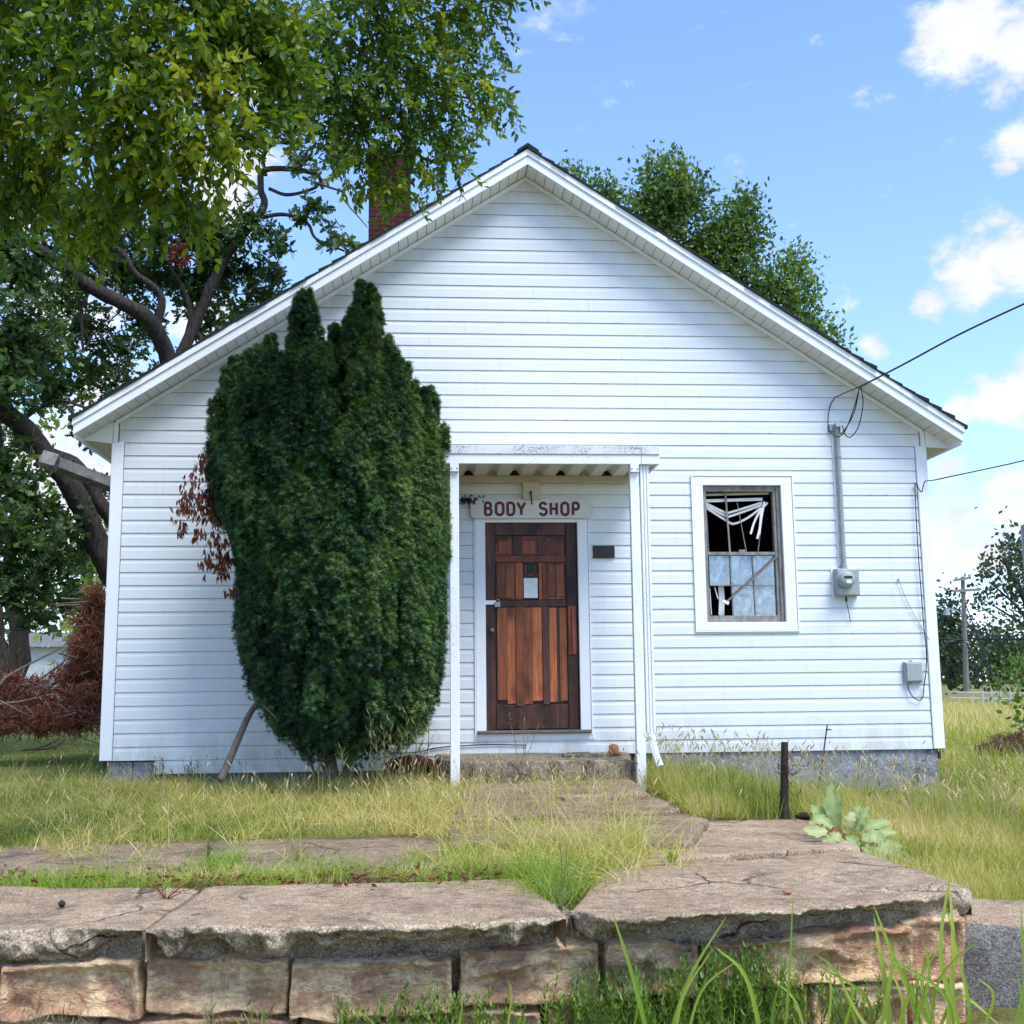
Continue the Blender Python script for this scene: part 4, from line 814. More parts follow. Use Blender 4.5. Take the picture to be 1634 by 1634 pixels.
# earth and rubble under the lip
rub = thing('rubble_bed', 'grey crumbled mortar bed with loose pebbles under the broken slab edge', 'rubble', (float(G(800, 1500, ZC)[0]), float(yf(2.0))+.2, ZC-.13))
tag(rub, kind='structure')
def STOP(px):   # pixel height of the top of the stone course
    return np.interp(px, [-260, 0, 225, 460, 727, 962, 965, 1118, 1125, 1300, 1460, 1550], [1552, 1546, 1538, 1535, 1523, 1513, 1510, 1506, 1508, 1494, 1478, 1466])
n = 240; px = np.linspace(-255, 1535, n+1); rows = []
for j, (dy, dzz) in enumerate(((.16, -.2), (.12, -.05), (.075, -.012), (.09, .002), (.105, .035), (.12, .07), (.145, .16))):
    q = np.array([P(x, STOP(x), yf(0)+0) for x in px]); q = []
    for x in px:
        yy = yf(G(x, 1470, ZC)[0]); p_ = P(x, STOP(x), yy+.06); q.append((p_[0], yy+dy, p_[2]+dzz))
    q = np.array(q); q += np.stack([fbm(q, 12, 3, 3)*.02, fbm(q, 7, 4, 5)*.07*(j > 3)+fbm(q, 14, 3, 5)*.012, fbm(q, 18, 3, 7)*.03*(j > 1)], -1); rows.append(q)
R = np.array(rows); i = (np.arange(6)[:, None]*(n+1)+np.arange(n)[None]).reshape(-1); F = np.stack([i, i+1, i+n+2, i+n+1], -1); obj('mortar_bed', R.reshape(-1, 3), F, 'concrete_edge', rub, smooth=True)
def rock(c, r, seed, mat='pebble', parent=None, name='pebble', flat=.7, n=(7, 10)):
    V = []; a, b = n
    for j in range(a+1):
        for i in range(b):
            th = math.pi*j/a; ph = 2*math.pi*i/b; V.append((math.sin(th)*math.cos(ph), math.sin(th)*math.sin(ph), math.cos(th)*flat))
    V = np.array(V); V *= (1+fbm(V, 1.3, 3, seed)*.9)[:, None]; r = np.array(r) if np.ndim(r) else np.array([r]*3); V = V*r+np.array(c); F = [(j*b+i, j*b+(i+1) % b, (j+1)*b+(i+1) % b, (j+1)*b+i) for j in range(a) for i in range(b)]
    return V, np.array(F)[:, ::-1]
pv = []; 
for i in range(150):
    x = random.choice([random.uniform(330, 440), random.uniform(540, 800), random.uniform(540, 720), random.uniform(1040, 1170), random.uniform(1130, 1460), random.uniform(-40, 200)])
    yy = yf(G(x, 1470, ZC)[0])+random.uniform(.0, .11); p_ = P(x, STOP(x), yy); s_ = random.uniform(.005, .015); v, f = rock((p_[0], yy, p_[2]+s_*.6+.003), (s_*1.3, s_, s_), i, n=(4, 6))
    obj('pebble', v, f, random.choice(['pebble', 'foundation', 'pebble', 'concrete_edge']), rub, smooth=False)
# the retaining wall: stones one by one
wallt = thing('retaining_wall', 'low retaining wall of rough tan and rust sandstone blocks', 'wall', (float(fl[0])+2.2, float(yf(2.0)), -.85))
def stoneblk(x0, x1, t0, t1, b0, b1, seed, off=.035, deep=.30):
    x0 += 2.5; x1 -= 2.5
    nu, nv = max(14, int((x1-x0)/5)), 18; front = []; 
    for j in range(nv+1):
        for i in range(nu+1):
            u, v = i/nu, j/nv; px_ = x0+(x1-x0)*u; py = (t0+(t1-t0)*u)*(1-v)+(b0+(b1-b0)*u)*v
            yy = yf(G(px_, 1470, ZC)[0])+off; p_ = P(px_, py, yy); front.append(p_)
    A = np.array(front); uu = np.tile(np.arange(nu+1)/nu, nv+1); vv = np.repeat(np.arange(nv+1)/nv, nu+1)
    x0, x1 = x0+0, x1; e = np.minimum.reduce([uu*(x1-x0)/13, (1-uu)*(x1-x0)/13, vv*(b0-t0)/11, (1-vv)*(b0-t0)/11]); rnd = 1-np.sqrt(np.clip(1-(1-np.clip(e, 0, 1))**2, 0, 1))
    bulge = .030*np.clip(1-rnd, 0, 1); rg = np.random.default_rng(seed); ctr = A.mean(0); wx_, wz_ = np.ptp(A[:, 0]), np.ptp(A[:, 2]); fac = np.full(len(A), 9.); Aw = A+np.stack([fbm(A, 11, 3, seed+21), fbm(A, 11, 3, seed+21)*0, fbm(A, 11, 3, seed+22)], -1)*.05
    for _ in range(15):
        sx_, sz_ = ctr[0]+wx_*rg.uniform(-.5, .5), ctr[2]+wz_*rg.uniform(-.5, .5); fac = np.minimum(fac, rg.uniform(.0, .03)+rg.normal()*.34*(Aw[:, 0]-sx_)+rg.normal()*.62*(Aw[:, 2]-sz_)+.03)
    fac = np.maximum(fac, -.05); rough = fac*1.6; ridge = fbm(A, 11, 3, seed+11)*.042+(np.abs(fbm(A, 5, 2, seed+31))-.1)*-.06+fbm(A, 34, 2, seed+4)*.010
    A[:, 1] -= bulge+(rough+ridge)*np.clip(e, 0, 1); A[:, 1] += rnd*.02
    A[:, 0] += fbm(A, 7, 3, seed+1)*.020*(1-np.clip(e, 0, 1)*.6); A[:, 2] += fbm(A, 7, 3, seed+2)*.034*(1-np.clip(e, 0, 1)*.6); A[:, 1] += rg.uniform(-.02, .02)
    i = (np.arange(nv)[:, None]*(nu+1)+np.arange(nu)[None]).reshape(-1); F = list(map(tuple, np.stack([i, i+nu+1, i+nu+2, i+1], -1)))
    per = list(range(nu+1))+[(r_+1)*(nu+1)-1 for r_ in range(1, nv+1)]+[nv*(nu+1)+k_ for k_ in range(nu-1, -1, -1)]+[r_*(nu+1) for r_ in range(nv-1, 0, -1)]
    base = len(A); Bk = A[per].copy(); Bk[:, 1] += deep; V = np.concatenate([A, Bk]); m_ = len(per)
    for k_ in range(m_): F.append((per[k_], per[(k_+1) % m_], base+(k_+1) % m_, base+k_))
    o = obj('stone', V, F, 'stone', wallt, smooth=True); return o
ST = [(-250, -8, 1552, 1547, 1634, 1632), (-4, 224, 1546, 1540, 1628, 1626), (230, 458, 1538, 1536, 1620, 1620), (461, 725, 1541, 1534, 1632, 1622), (731, 960, 1524, 1510, 1608, 1600), (966, 1117, 1509, 1508, 1594, 1592), (1126, 1459, 1508, 1478, 1582, 1566), (1447, 1549, 1472, 1467, 1563, 1566),
      (-200, 150, 1634, 1634, 1710, 1705), (155, 330, 1636, 1632, 1710, 1702), (335, 470, 1630, 1628, 1700, 1698), (475, 600, 1638, 1636, 1700, 1700), (604, 720, 1634, 1632, 1700, 1700), (726, 868, 1614, 1612, 1690, 1688), (874, 1050, 1606, 1602, 1680, 1678), (1055, 1150, 1600, 1598, 1670, 1670), (1155, 1222, 1596, 1592, 1668, 1666), (1226, 1290, 1588, 1584, 1664, 1660), (1296, 1452, 1578, 1572, 1660, 1655), (1457, 1545, 1570, 1570, 1650, 1648)]
for i, s_ in enumerate(ST): stoneblk(*s_, seed=100+i*3, off=.0 if i == 7 else (-.035+.010*(i % 3) if i < 8 else -.01))
m = MB(); xs_ = [P(x, 1560, yf(0))[0] for x in (-250, 1540)]; m.add([(xs_[0], yf(xs_[0])+.19, -1.2), (xs_[1], yf(xs_[1])+.19, -1.2), (xs_[1], yf(xs_[1])+.19, ZC-.14), (xs_[0], yf(xs_[0])+.19, ZC-.14)], [(0, 1, 2, 3)]); m.build('earth_core', 'black', wallt)
# right return face of the platform
xr_ = G(1548, 1430, ZC)[0]
m = MB(); m.add([(xr_-.03, yf(xr_)+.1, -1.1), (xr_+.25, G(1292, 1312, ZC)[1], -1.1), (xr_+.20, G(1292, 1312, ZC)[1], ZC-.05), (xr_-.03, yf(xr_)+.1, ZC-.04)], [(0, 1, 2, 3)]); m.build('end_face', 'concrete_edge', wallt)
# lower kerb wall at far right
kw = thing('kerb_wall', 'lower concrete wall with dark pebbly face right of the platform', 'wall', (G(1600, 1470, -.5)[0], G(1600, 1470, -.5)[1], -.9))
kz = -.50; A0 = G(1553, 1472, kz); A1 = G(1553, 1472, kz)+(G(1900, 1488, kz)-G(1553, 1472, kz))*6; n = 260; rows = []
def kr(off, z): 
    q = np.array([A0+(A1-A0)*t for t in np.linspace(-.03, 1, n+1)]); q[:, 1] += off; q[:, 2] = z; return q
for off, z, r_ in ((.78, kz-.02, .01), (.6, kz+.02, .02), (.35, kz+.02, .02), (.08, kz+.005, .02), (.02, kz-.01, .02), (-.005, kz-.04, .03), (-.01, kz-.12, .05), (-.02, kz-.2, .05), (-.03, kz-.3, .05), (-.04, kz-.45, .05)):
    q = kr(off, z); q[:, 1] += fbm(q, 8, 3, 77)*r_; q[:, 2] += fbm(q, 3, 3, 78)*.02; rows.append(q)
R = np.array(rows); i = (np.arange(len(rows)-1)[:, None]*(n+1)+np.arange(n)[None]).reshape(-1); F = np.stack([i, i+n+1, i+n+2, i+1], -1)
obj('wall_body', R.reshape(-1, 3), F, ['concrete', 'pebble_wall'], kw, smooth=True, matidx=(np.arange(len(rows)-1) >= 4)[:, None].repeat(n, 1).reshape(-1).astype(int))
# small loose things
nut = thing('hickory_nut', 'small round brown nut lying on the front left slab', 'nut', G(98, 1447, ZC)); v, f = rock(G(98, 1447, ZC)+np.array([0, 0, .014]), .015, 5, n=(8, 12), flat=1); obj('shell', v, f, 'rust', nut, smooth=True)
bc = thing('brick_chip', 'small orange brick chip lying on the right platform slab', 'brick chip', G(1257, 1427, ZC)); v, f = rock(G(1257, 1427, ZC)+np.array([0, 0, .010]), (.022, .014, .012), 9, n=(5, 7)); obj('chip', v, f, 'brick', bc); M['chip'] = None
simple('chip_orange', (.45, .20, .10), .9, .3, 60, .3); bc.children[0].data.materials[0] = M['chip_orange']
ro = thing('door_rock', 'rounded orange brown rock on the right end of the door step', 'rock', P(980, 1190, -.4)); v, f = rock(np.array([P(981, 1187, -.35)[0], -.35, .042]), (.055, .04, .05), 12, n=(8, 12), flat=1.0); obj('rock_body', v, f, 'chip_orange', ro, smooth=True)
for i, (a, b, w_, h_) in enumerate((((898, 1188), (928, 1190), .07, .018), ((905, 1184), (940, 1192), .03, .012), ((925, 1186), (955, 1196), .04, .008), ((890, 1191), (915, 1190), .02, .006))):
    q0 = P(*a, -.42); q1 = P(*b, -.40); sb = thing('wood_scrap', ['thick grey split board scrap on the door step left of the rock', 'narrow grey lath lying over the board scrap on the door step', 'thin pale splinter nearest the rock on the door step', 'short dark splinter at the left end of the step debris'][i], 'wood scrap', (q0+q1)/2, 'wood scraps on the door step')
    z = .018+.018*(i == 1); m = MB(); m.bar((q0[0], q0[1], z), (q1[0], q1[1], z), w_, h_, (0, 0, 1)); m.build('board', ['old_wood', 'old_wood', 'gutter', 'rust'][i], sb)
# iron fence post with wire
fp = thing('iron_post', 'dark rusty iron post with barbed wire standing behind the platform corner', 'post', G(1253, 1307, ZC))
b_ = G(1253, 1306, ZC); yb = b_[1]+.02; tp_ = P(1252, 1184, yb); m = MB(); m.tube([(b_[0], yb, ZC-.2), (b_[0], yb, ZC+.02), (tp_[0], yb, tp_[2])], [.040, .033, .026], 10); m.build('post_shaft', 'rust', fp)
m = MB(); m.tube([(b_[0], yb, ZC-.05), (b_[0], yb, ZC+.10)], [.055, .033], 9); m.build('post_foot', 'rust', fp)
m = MB()
for zz in (tp_[2]-.17, tp_[2]-.19, tp_[2]-.23): m.tube([(b_[0]+.034*math.cos(a), yb+.034*math.sin(a), zz+.01*math.sin(3*a)) for a in np.linspace(0, 6.28, 13)], .0025, 4)
for i in range(9):
    z1 = tp_[2]-.12-.025*i; p0 = np.array((b_[0]+.02, yb-.03, z1)); pts = [p0]
    for k_ in range(6): pts.append(pts[-1]+RNG.normal(size=3)*np.array([.022, .012, .02])+np.array([.012, 0, 0]))
    m.tube(spline(pts, 2), .0022, 4)
m.build('barbed_wire', 'rust', fp)
v, f = rock((b_[0]+.14, yb-.05, ZC+.02), (.07, .04, .035), 31); obj('rust_lump', v, f, 'rust', fp)
rs = thing('thin_rod', 'thin dark metal rod leaning by the foundation right of the iron post', 'rod', P(1310, 1245, -.6)); m = MB(); m.tube([P(1306, 1262, -.6), P(1320, 1157, -.6)], .0065, 6); m.box(*(lambda p: (p[0]-.02, p[0]+.03, p[1]-.01, p[1]+.01, p[2]-.03, p[2]-.02))(P(1321, 1160, -.6))); m.build('rod', 'rust', rs)
# leaning trunk below the yew and clutter by the wall
ls = thing('leaning_stick', 'bare curved grey stick leaning into the left bottom of the evergreen', 'stick', P(357, 1232, -1.0)); m = MB(); m.tube(spline([P(352, 1245, -1.05), P(362, 1222, -1.0), P(380, 1180, -.95), P(398, 1140, -.9), P(418, 1112, -.85)], 5), [.036-.012*t for t in np.linspace(0, 1, 21)], 8); m.build('stick', 'dead_stem', ls, smooth=True)
gb = thing('broken_pot', 'broken brown clay shard leaning on the siding left of the step', 'pottery', P(655, 1220, -.4)); v, f = rock(P(658, 1220, -.35), (.20, .06, .12), 18, n=(6, 9)); obj('shard', v, f, 'brick', gb)
# gutter arm seen left of the house
ga = thing('metal_arm', 'weathered white metal eave trough sticking out from the left side wall', 'gutter', P(175, 765, 3.0))
a = P(70, 733, 3.2); b = P(200, 782, 4.6); m = MB(); m.bar(a, b, .16, .14, (0, .3, 1)); m.build('trough', 'gutter', ga); m = MB(); m.bar(a+np.array([-.02, -.01, .0]), a+np.array([.16, .01, -.05]), .19, .17, (0, .3, 1)); m.build('end_cap', 'gutter', ga)
# ------------------------------------------------------------------ plants: templates
def spray_templates(k=6, L_=.07, W_=.030, n=11, length=.34, rng=RNG):
    out = []
    for q in range(k):
        parts = []; ts = []; bend = rng.uniform(-.25, .25, 2); ax = [np.array([bend[0]*t*t, bend[1]*t*t, t])*length for t in np.linspace(0, 1, 5)]
        v, f = tube(ax, [.003, .0025, .002, .0015, .001], 3); parts.append((v, f)); ts.append(.15)
        for i in range(n):
            t = .12+.88*i/(n-1); c = np.array([bend[0]*t*t, bend[1]*t*t, t])*length; a = i*2.4+rng.uniform(-.5, .5); side = np.array([math.cos(a), math.sin(a), 0])
            d = side*rng.uniform(.5, 1.)+np.array([0, 0, rng.uniform(.4, 1.1)]); s = np.cross(d, rng.normal(size=3)*.4+np.array([0, 0, 1]))
            v, f = leaf_shape(L_*rng.uniform(.7, 1.15), W_*rng.uniform(.85, 1.15), rng.uniform(.1, .5), rng.uniform(-.1, .35), c, d, s); parts.append((v, f)); ts.append(rng.uniform(.1, .9))
        out.append(join(parts, ts))
    return out
def oak_templates(k=5, L_=.14, rng=RNG, n=5):
    out = []
    half = [(0, .02), (.15, .10), (.24, .06), (.36, .24), (.46, .10), (.60, .32), (.70, .12), (.84, .20), (1.0, .01)]
    for q in range(k):
        parts = []; ts = []
        for i in range(n):
            a = i*2*math.pi/n+rng.uniform(-.5, .5); d = np.array([math.cos(a), math.sin(a), rng.uniform(-.5, .8)]); d /= np.linalg.norm(d); s = np.cross(d, np.array([0, 0, 1])+rng.normal(size=3)*.5); s /= np.linalg.norm(s); nn = np.cross(d, s); l = L_*rng.uniform(.65, 1.1); V = []
            for t, w in half: c = d*l*t-nn*.2*l*t*t; V += [c-s*w*l+nn*w*l*.3, c+s*w*l+nn*w*l*.3]
            F = [(2*j, 2*j+1, 2*j+3, 2*j+2) for j in range(len(half)-1)]; parts.append((np.array(V), np.array(F))); ts.append(rng.uniform(.1, .9))
        out.append(join(parts, ts))
    return out
def quad_leaf_templates(k=4, L_=.10, W_=.05, n=6, spread=.12, rng=RNG):
    out = []
    for q in range(k):
        parts = []; ts = []
        for i in range(n):
            c = rng.normal(size=3)*spread*.5; d = rng.normal(size=3); d /= np.linalg.norm(d); s = np.cross(d, rng.normal(size=3)); s /= np.linalg.norm(s)
            V = np.array([c, c+d*L_*.5+s*W_/2, c+d*L_, c+d*L_*.5-s*W_/2]); parts.append((V, np.array([(0, 1, 2, 3)]))); ts.append(rng.uniform(.1, .9))
        out.append(join(parts, ts))
    return out
def blob_points(blobs, dens, rng=RNG, shell=.45):
    """blobs: list of (centre, (rx,ry,rz)); points biased to the outside, with their outward normal and a tint base"""
    Ps, Ns, Ts = [], [], []
    for c, r in blobs:
        r = np.array(r if np.ndim(r) else [r]*3, float); vol = 4*math.pi*(r[0]*r[1]*r[2])**(2/3); n = max(6, int(vol*dens)); d = rng.normal(size=(n, 3)); d /= np.linalg.norm(d, axis=1)[:, None]
        rad = (1-shell*rng.random(n)**1.4); bump = 1+.35*fbm(d*1.7+np.array(c)*.7, 1.3, 3, 5)[:, None]*1.2; Ps.append(c+d*r*rad[:, None]*bump); Ns.append(d); Ts.append(np.full(n, rng.uniform(-.08, .08)))
    return np.concatenate(Ps), np.concatenate(Ns), np.concatenate(Ts)
def crown(name, parent, blobs, dens, templates, mat, up=(0, 0, 0), upw=1.0, outw=1.0, smin=.8, smax=1.2, tmean=.45, tvar=.2, shell=.45, rng=RNG, hgt=0):
    p, nrm, tb_ = blob_points(blobs, dens, rng, shell); n = len(p); ax = nrm*outw+np.array(up)*upw+rng.normal(size=(n, 3))*.45
    R = rotmats(n, ax, rng.uniform(0, 6.28, n)); clump = fbm(p, 1.4, 2, 9)*.5
    V, F, T = batch(templates, rng.integers(0, len(templates), n), R, rng.uniform(smin, smax, n), p, np.clip(tmean+tb_+clump+rng.normal(size=n)*tvar, 0, 1), .25)
    return obj(name, V, F, mat, parent, tint=T, kind='stuff')
def limbs(name, parent, chains, mat='bark', n=9):
    Vs, Fs, b = [], [], 0
    for pts, r0, r1 in chains:
        s = spline(pts, 6); r = np.linspace(r0, r1, len(s)); r = r*(1+.18*fbm(s, 2.5, 2, 3)); s = s+np.stack([fbm(s, 1.2, 2, 1), fbm(s, 1.2, 2, 2), fbm(s, 1.2, 2, 4)], -1)*r[:, None]*1.2
        v, f = tube(s, r, n); c = np.repeat(s, n, 0); v = c+(v-c)*(1+.22*fbm(v, 9, 3, 8))[:, None]; Vs.append(v); Fs.append(f+b); b += len(v)
    return obj(name, np.concatenate(Vs), np.concatenate(Fs), mat, parent, smooth=True)
def B(x, y, dist, rpx, zs_=1.0, ys_=1.0):
    r = rpx*dist/FPX; return (D(x, y, dist), (r, r*ys_, r*zs_))
# ------------------------------------------------------------------ near tree whose boughs hang in from the upper left
nt_ = thing('overhanging_tree', 'tall broadleaf tree whose yellow green boughs hang in from the upper left', 'tree', (-4.2, -3.2, -.3))
BL = []
for x, y, d, r in ((60, 40, 7.6, 95), (170, 60, 7.2, 110), (300, 40, 7.4, 110), (420, 20, 7.6, 85), (60, 170, 7.8, 100), (190, 190, 7.3, 105), (310, 150, 7.2, 95), (410, 110, 7.6, 70), (70, 270, 8.0, 60), (180, 300, 7.6, 60),
                   (270, 270, 7.4, 65), (340, 235, 7.3, 50), (130, 340, 7.7, 38), (165, 385, 7.7, 22), (300, 330, 7.5, 28), (20, 250, 8.2, 65), (-60, 150, 8.2, 120), (440, 70, 7.7, 50), (455, 130, 7.6, 35), (5, 300, 8, 38),
                   (380, 200, 7.5, 35), (465, 45, 7.6, 38), (-80, -60, 7.9, 140), (120, -90, 7.5, 130), (340, -80, 7.4, 120)):
    BL.append(B(x, y, d, r, 1.0, .9))
BR = [B(575, 262, 9.1, 26)]
for x, y, d, r in ((560, 30, 9.2, 85), (660, 20, 9.4, 85), (740, 10, 9.6, 60), (600, 120, 9.2, 85), (690, 120, 9.4, 85), (755, 130, 9.6, 40), (570, 200, 9.1, 60), (650, 210, 9.3, 75), (720, 200, 9.5, 40), (630, 270, 9.2, 42), (700, 255, 9.4, 32), (560, 262, 9.0, 26), (795, 168, 9.6, 16), (820, 165, 9.6, 12),
                   (775, 60, 9.7, 35), (590, 290, 9.2, 20), (650, 305, 9.2, 16), (735, 260, 9.5, 20), (540, 130, 9.0, 50), (520, 60, 9.0, 50), (505, 180, 9.0, 25), (640, -80, 9.4, 110), (780, -60, 9.7, 60)):
    BR.append(B(x, y, d, r, 1.0, 1.0))
spr = spray_templates(7, .080, .041, 10, .30)
crown('crown', nt_, BL, 56.0, spr, 'leaf_near', (0, 0, -1), 1.0, .5, .75, 1.15, .46, .17, .85)
spr2 = spray_templates(6, .064, .034, 12, .26)
crown('crown', nt_, BR, 48.0, spr2, 'leaf_near', (0, 0, -1), .7, .7, .75, 1.15, .42, .17, .80)
limbs('trunk', nt_, [([(-4.2, -3.2, -.6), (-4.1, -3.3, 1.5), (-3.8, -3.6, 3.4), (-3.4, -3.9, 5.2)], .32, .2), ([(-3.4, -3.9, 5.0), (-2.2, -4.2, 5.8), D(200, -60, 7.6), D(330, 60, 7.4), D(400, 150, 7.5)], .05, .006), ([(-3.6, -3.8, 4.2), D(-40, 120, 8.0), D(120, 220, 7.7), D(165, 370, 7.7)], .022, .004),
      ([(-3.4, -3.9, 5.2), (-1.8, -3.2, 6.6), D(480, -60, 9.2), D(620, 60, 9.3), D(700, 140, 9.4), D(790, 165, 9.6)], .045, .004), ([D(620, 60, 9.3), D(640, 180, 9.3), D(650, 290, 9.2)], .012, .003), ([D(620, 60, 9.3), D(700, 20, 9.5), D(790, 10, 9.7)], .012, .003), ([D(300, 20, 7.5), D(280, 140, 7.4), D(300, 310, 7.5)], .012, .003)], 'bark')
# ------------------------------------------------------------------ gnarled oak beside the house
OD = 17.0
oak = thing('oak_tree', 'large gnarled dark oak with twisting limbs left behind the house', 'tree', (D(215, 1130, OD)[0], D(215, 1130, OD)[1], -.2))
ch = [([D(225, 1180, OD), D(210, 1050, OD), D(190, 940, OD), D(165, 880, OD), D(140, 820, OD-.2), D(100, 760, OD-.4), D(50, 695, OD-.6), D(-20, 640, OD-1)], .42, .26),
      ([D(200, 960, OD), D(190, 860, OD+.3), D(150, 790, OD+.2), D(100, 735, OD), D(30, 700, OD+.3)], .28, .2),
      ([D(205, 1000, OD+.2), D(240, 800, OD+.5), D(272, 640, OD+.8), D(270, 585, OD+.8), D(258, 540, OD+.6), D(225, 497, OD+.3), D(160, 468, OD), D(100, 430, OD-.4), D(50, 390, OD-.8), D(-20, 335, OD-1.2)], .36, .13),
      ([D(272, 590, OD+.8), D(295, 545, OD+.9), D(305, 500, OD+1), D(290, 455, OD+1), D(270, 420, OD+.9), D(255, 350, OD+.8)], .12, .05),
      ([D(250, 525, OD+.5), D(255, 470, OD+.5), D(215, 435, OD+.3), D(190, 400, OD+.2), D(130, 380, OD+.1), D(80, 395, OD), D(60, 350, OD), D(50, 310, OD)], .13, .05),
      ([D(160, 468, OD), D(158, 430, OD), D(120, 400, OD-.2), D(60, 355, OD-.3), D(20, 340, OD-.5), D(10, 300, OD-.5)], .10, .04), ([D(60, 700, OD), D(40, 670, OD), D(90, 640, OD-.3), D(150, 655, OD-.4)], .08, .03),
      ([D(272, 600, OD+.8), D(330, 480, OD+1), D(360, 420, OD+1.1), D(420, 330, OD+1.2), D(418, 300, OD+1.2), D(425, 270, OD+1.2), D(500, 276, OD+1.2), D(515, 300, OD+1.2)], .13, .035),
      ([D(425, 280, OD+1.2), D(420, 250, OD+1.2), D(438, 228, OD+1.2), D(460, 230, OD+1.2)], .045, .02), ([D(430, 300, OD+1.2), D(460, 310, OD+1.2), D(500, 300, OD+1.2), D(515, 285, OD+1.2)], .04, .03), ([D(470, 275, OD+1.2), D(490, 255, OD+1.2), D(500, 235, OD+1.2)], .035, .015),
      ([D(400, 350, OD+1), D(450, 340, OD+1), D(490, 355, OD+1), D(505, 380, OD+1), D(550, 400, OD+1)], .05, .02), ([D(130, 480, OD), D(132, 560, OD), D(155, 530, OD), D(200, 600, OD)], .035, .012), ([D(300, 500, OD+1), D(320, 540, OD+1), D(330, 560, OD+1)], .06, .03), ([D(110, 430, OD), D(100, 380, OD), D(75, 300, OD)], .05, .02),
      ([D(0, 680, OD), D(10, 760, OD-.5), D(40, 850, OD-.5), D(60, 930, OD-.6)], .06, .02), ([D(120, 860, OD), D(130, 820, OD), D(60, 870, OD-.5), D(90, 950, OD-.5)], .04, .015)]
for q in range(60):
    c_, r_ = B(RNG.uniform(-20, 560), RNG.uniform(130, 900), 17.5, 20); 
    px_, py_ = RNG.uniform(-20, 520), RNG.uniform(150, 900)
    if px_ > 180 and py_ > 560-.55*px_+120: continue
    p0 = D(px_, py_, 17.4); pts = [p0]; dd = RNG.normal(size=3)*np.array([1, .4, .8]); dd /= np.linalg.norm(dd)
    for k_ in range(5): dd = dd+RNG.normal(size=3)*.55; dd /= np.linalg.norm(dd); pts.append(pts[-1]+dd*.22)
    ch.append((pts, RNG.uniform(.025, .05), .008))
limbs('trunk', oak, [(p_, a_*(.46 if q_ < 7 or q_ > 17 else .72), b_*(.55 if q_ < 7 else .8)) for q_, (p_, a_, b_) in enumerate(ch)], 'bark', 10)
OB = []
for x, y, d, r in ((40, 430, 16, 70), (20, 520, 15.6, 85), (60, 560, 16.5, 60), (10, 600, 15.5, 65), (90, 620, 17.5, 60), (150, 590, 18, 48), (200, 560, 18.2, 40), (130, 520, 18, 50), (200, 640, 19, 40), (190, 430, 18, 42), (250, 380, 18, 55), (330, 370, 18, 50), (300, 440, 18.5, 45), (350, 450, 18.5, 40), (400, 430, 18.5, 35),
                   (420, 470, 18.5, 32), (340, 520, 18.5, 36), (390, 500, 18.6, 32), (400, 350, 18, 38), (440, 390, 18, 34), (500, 330, 18, 26), (530, 380, 18, 24), (560, 395, 18, 20), (480, 260, 18, 30), (470, 200, 18, 36), (500, 150, 18.2, 36), (450, 150, 18, 34), (540, 240, 18, 34), (440, 110, 18.2, 26), (410, 230, 18, 20),
                   (480, 350, 18, 20), (0, 740, 16, 60), (40, 790, 16, 60), (90, 830, 16.6, 50), (20, 860, 15.5, 65), (80, 900, 15.8, 55), (30, 950, 15.4, 55), (110, 950, 16.4, 38), (0, 400, 16, 50), (60, 980, 15.8, 35), (130, 880, 17, 36), (150, 780, 17.5, 26), (160, 690, 17.5, 34), (130, 690, 17.3, 26), (-60, 560, 15.5, 100), (-60, 800, 15.5, 110), (300, 580, 19, 30), (250, 600, 19, 30), (-100, 350, 16, 120), (100, 350, 17, 60), (180, 330, 17.5, 60), (60, 300, 17, 60)):
    OB.append(B(x, y, d, r))
ot = oak_templates(6, .15)
OB += [B(x, y, d, r) for x, y, d, r in ((290, 350, 18, 60), (350, 400, 18.4, 50), (310, 470, 18.8, 46), (240, 440, 18.6, 50), (170, 400, 18.8, 70), (110, 470, 18.8, 60), (430, 60, 18.8, 40), (440, 450, 18.8, 26), (230, 520, 19, 40))]
crown('crown', oak, OB, 34.0, ot, 'leaf_oak', (0, 0, .3), 1, .4, .7, 1.15, .42, .2, .9)
crown('dead_leaf_cluster', oak, [B(285, 405, 17, 24, .8)], 60, ot, 'dead_leaf', (0, 0, -.5), 1, .6, .5, .8, .5, .2, .9)
dtr = thing('left_trunk', 'thick bare grey trunk at the far left picture edge above brown brush', 'tree', D(0, 1110, 15.0)); limbs('trunk', dtr, [([D(-22, 1180, 15), D(-12, 1090, 15), D(-16, 1000, 15), D(-40, 880, 15), D(-90, 700, 15)], .24, .18)], 'bark', 12)
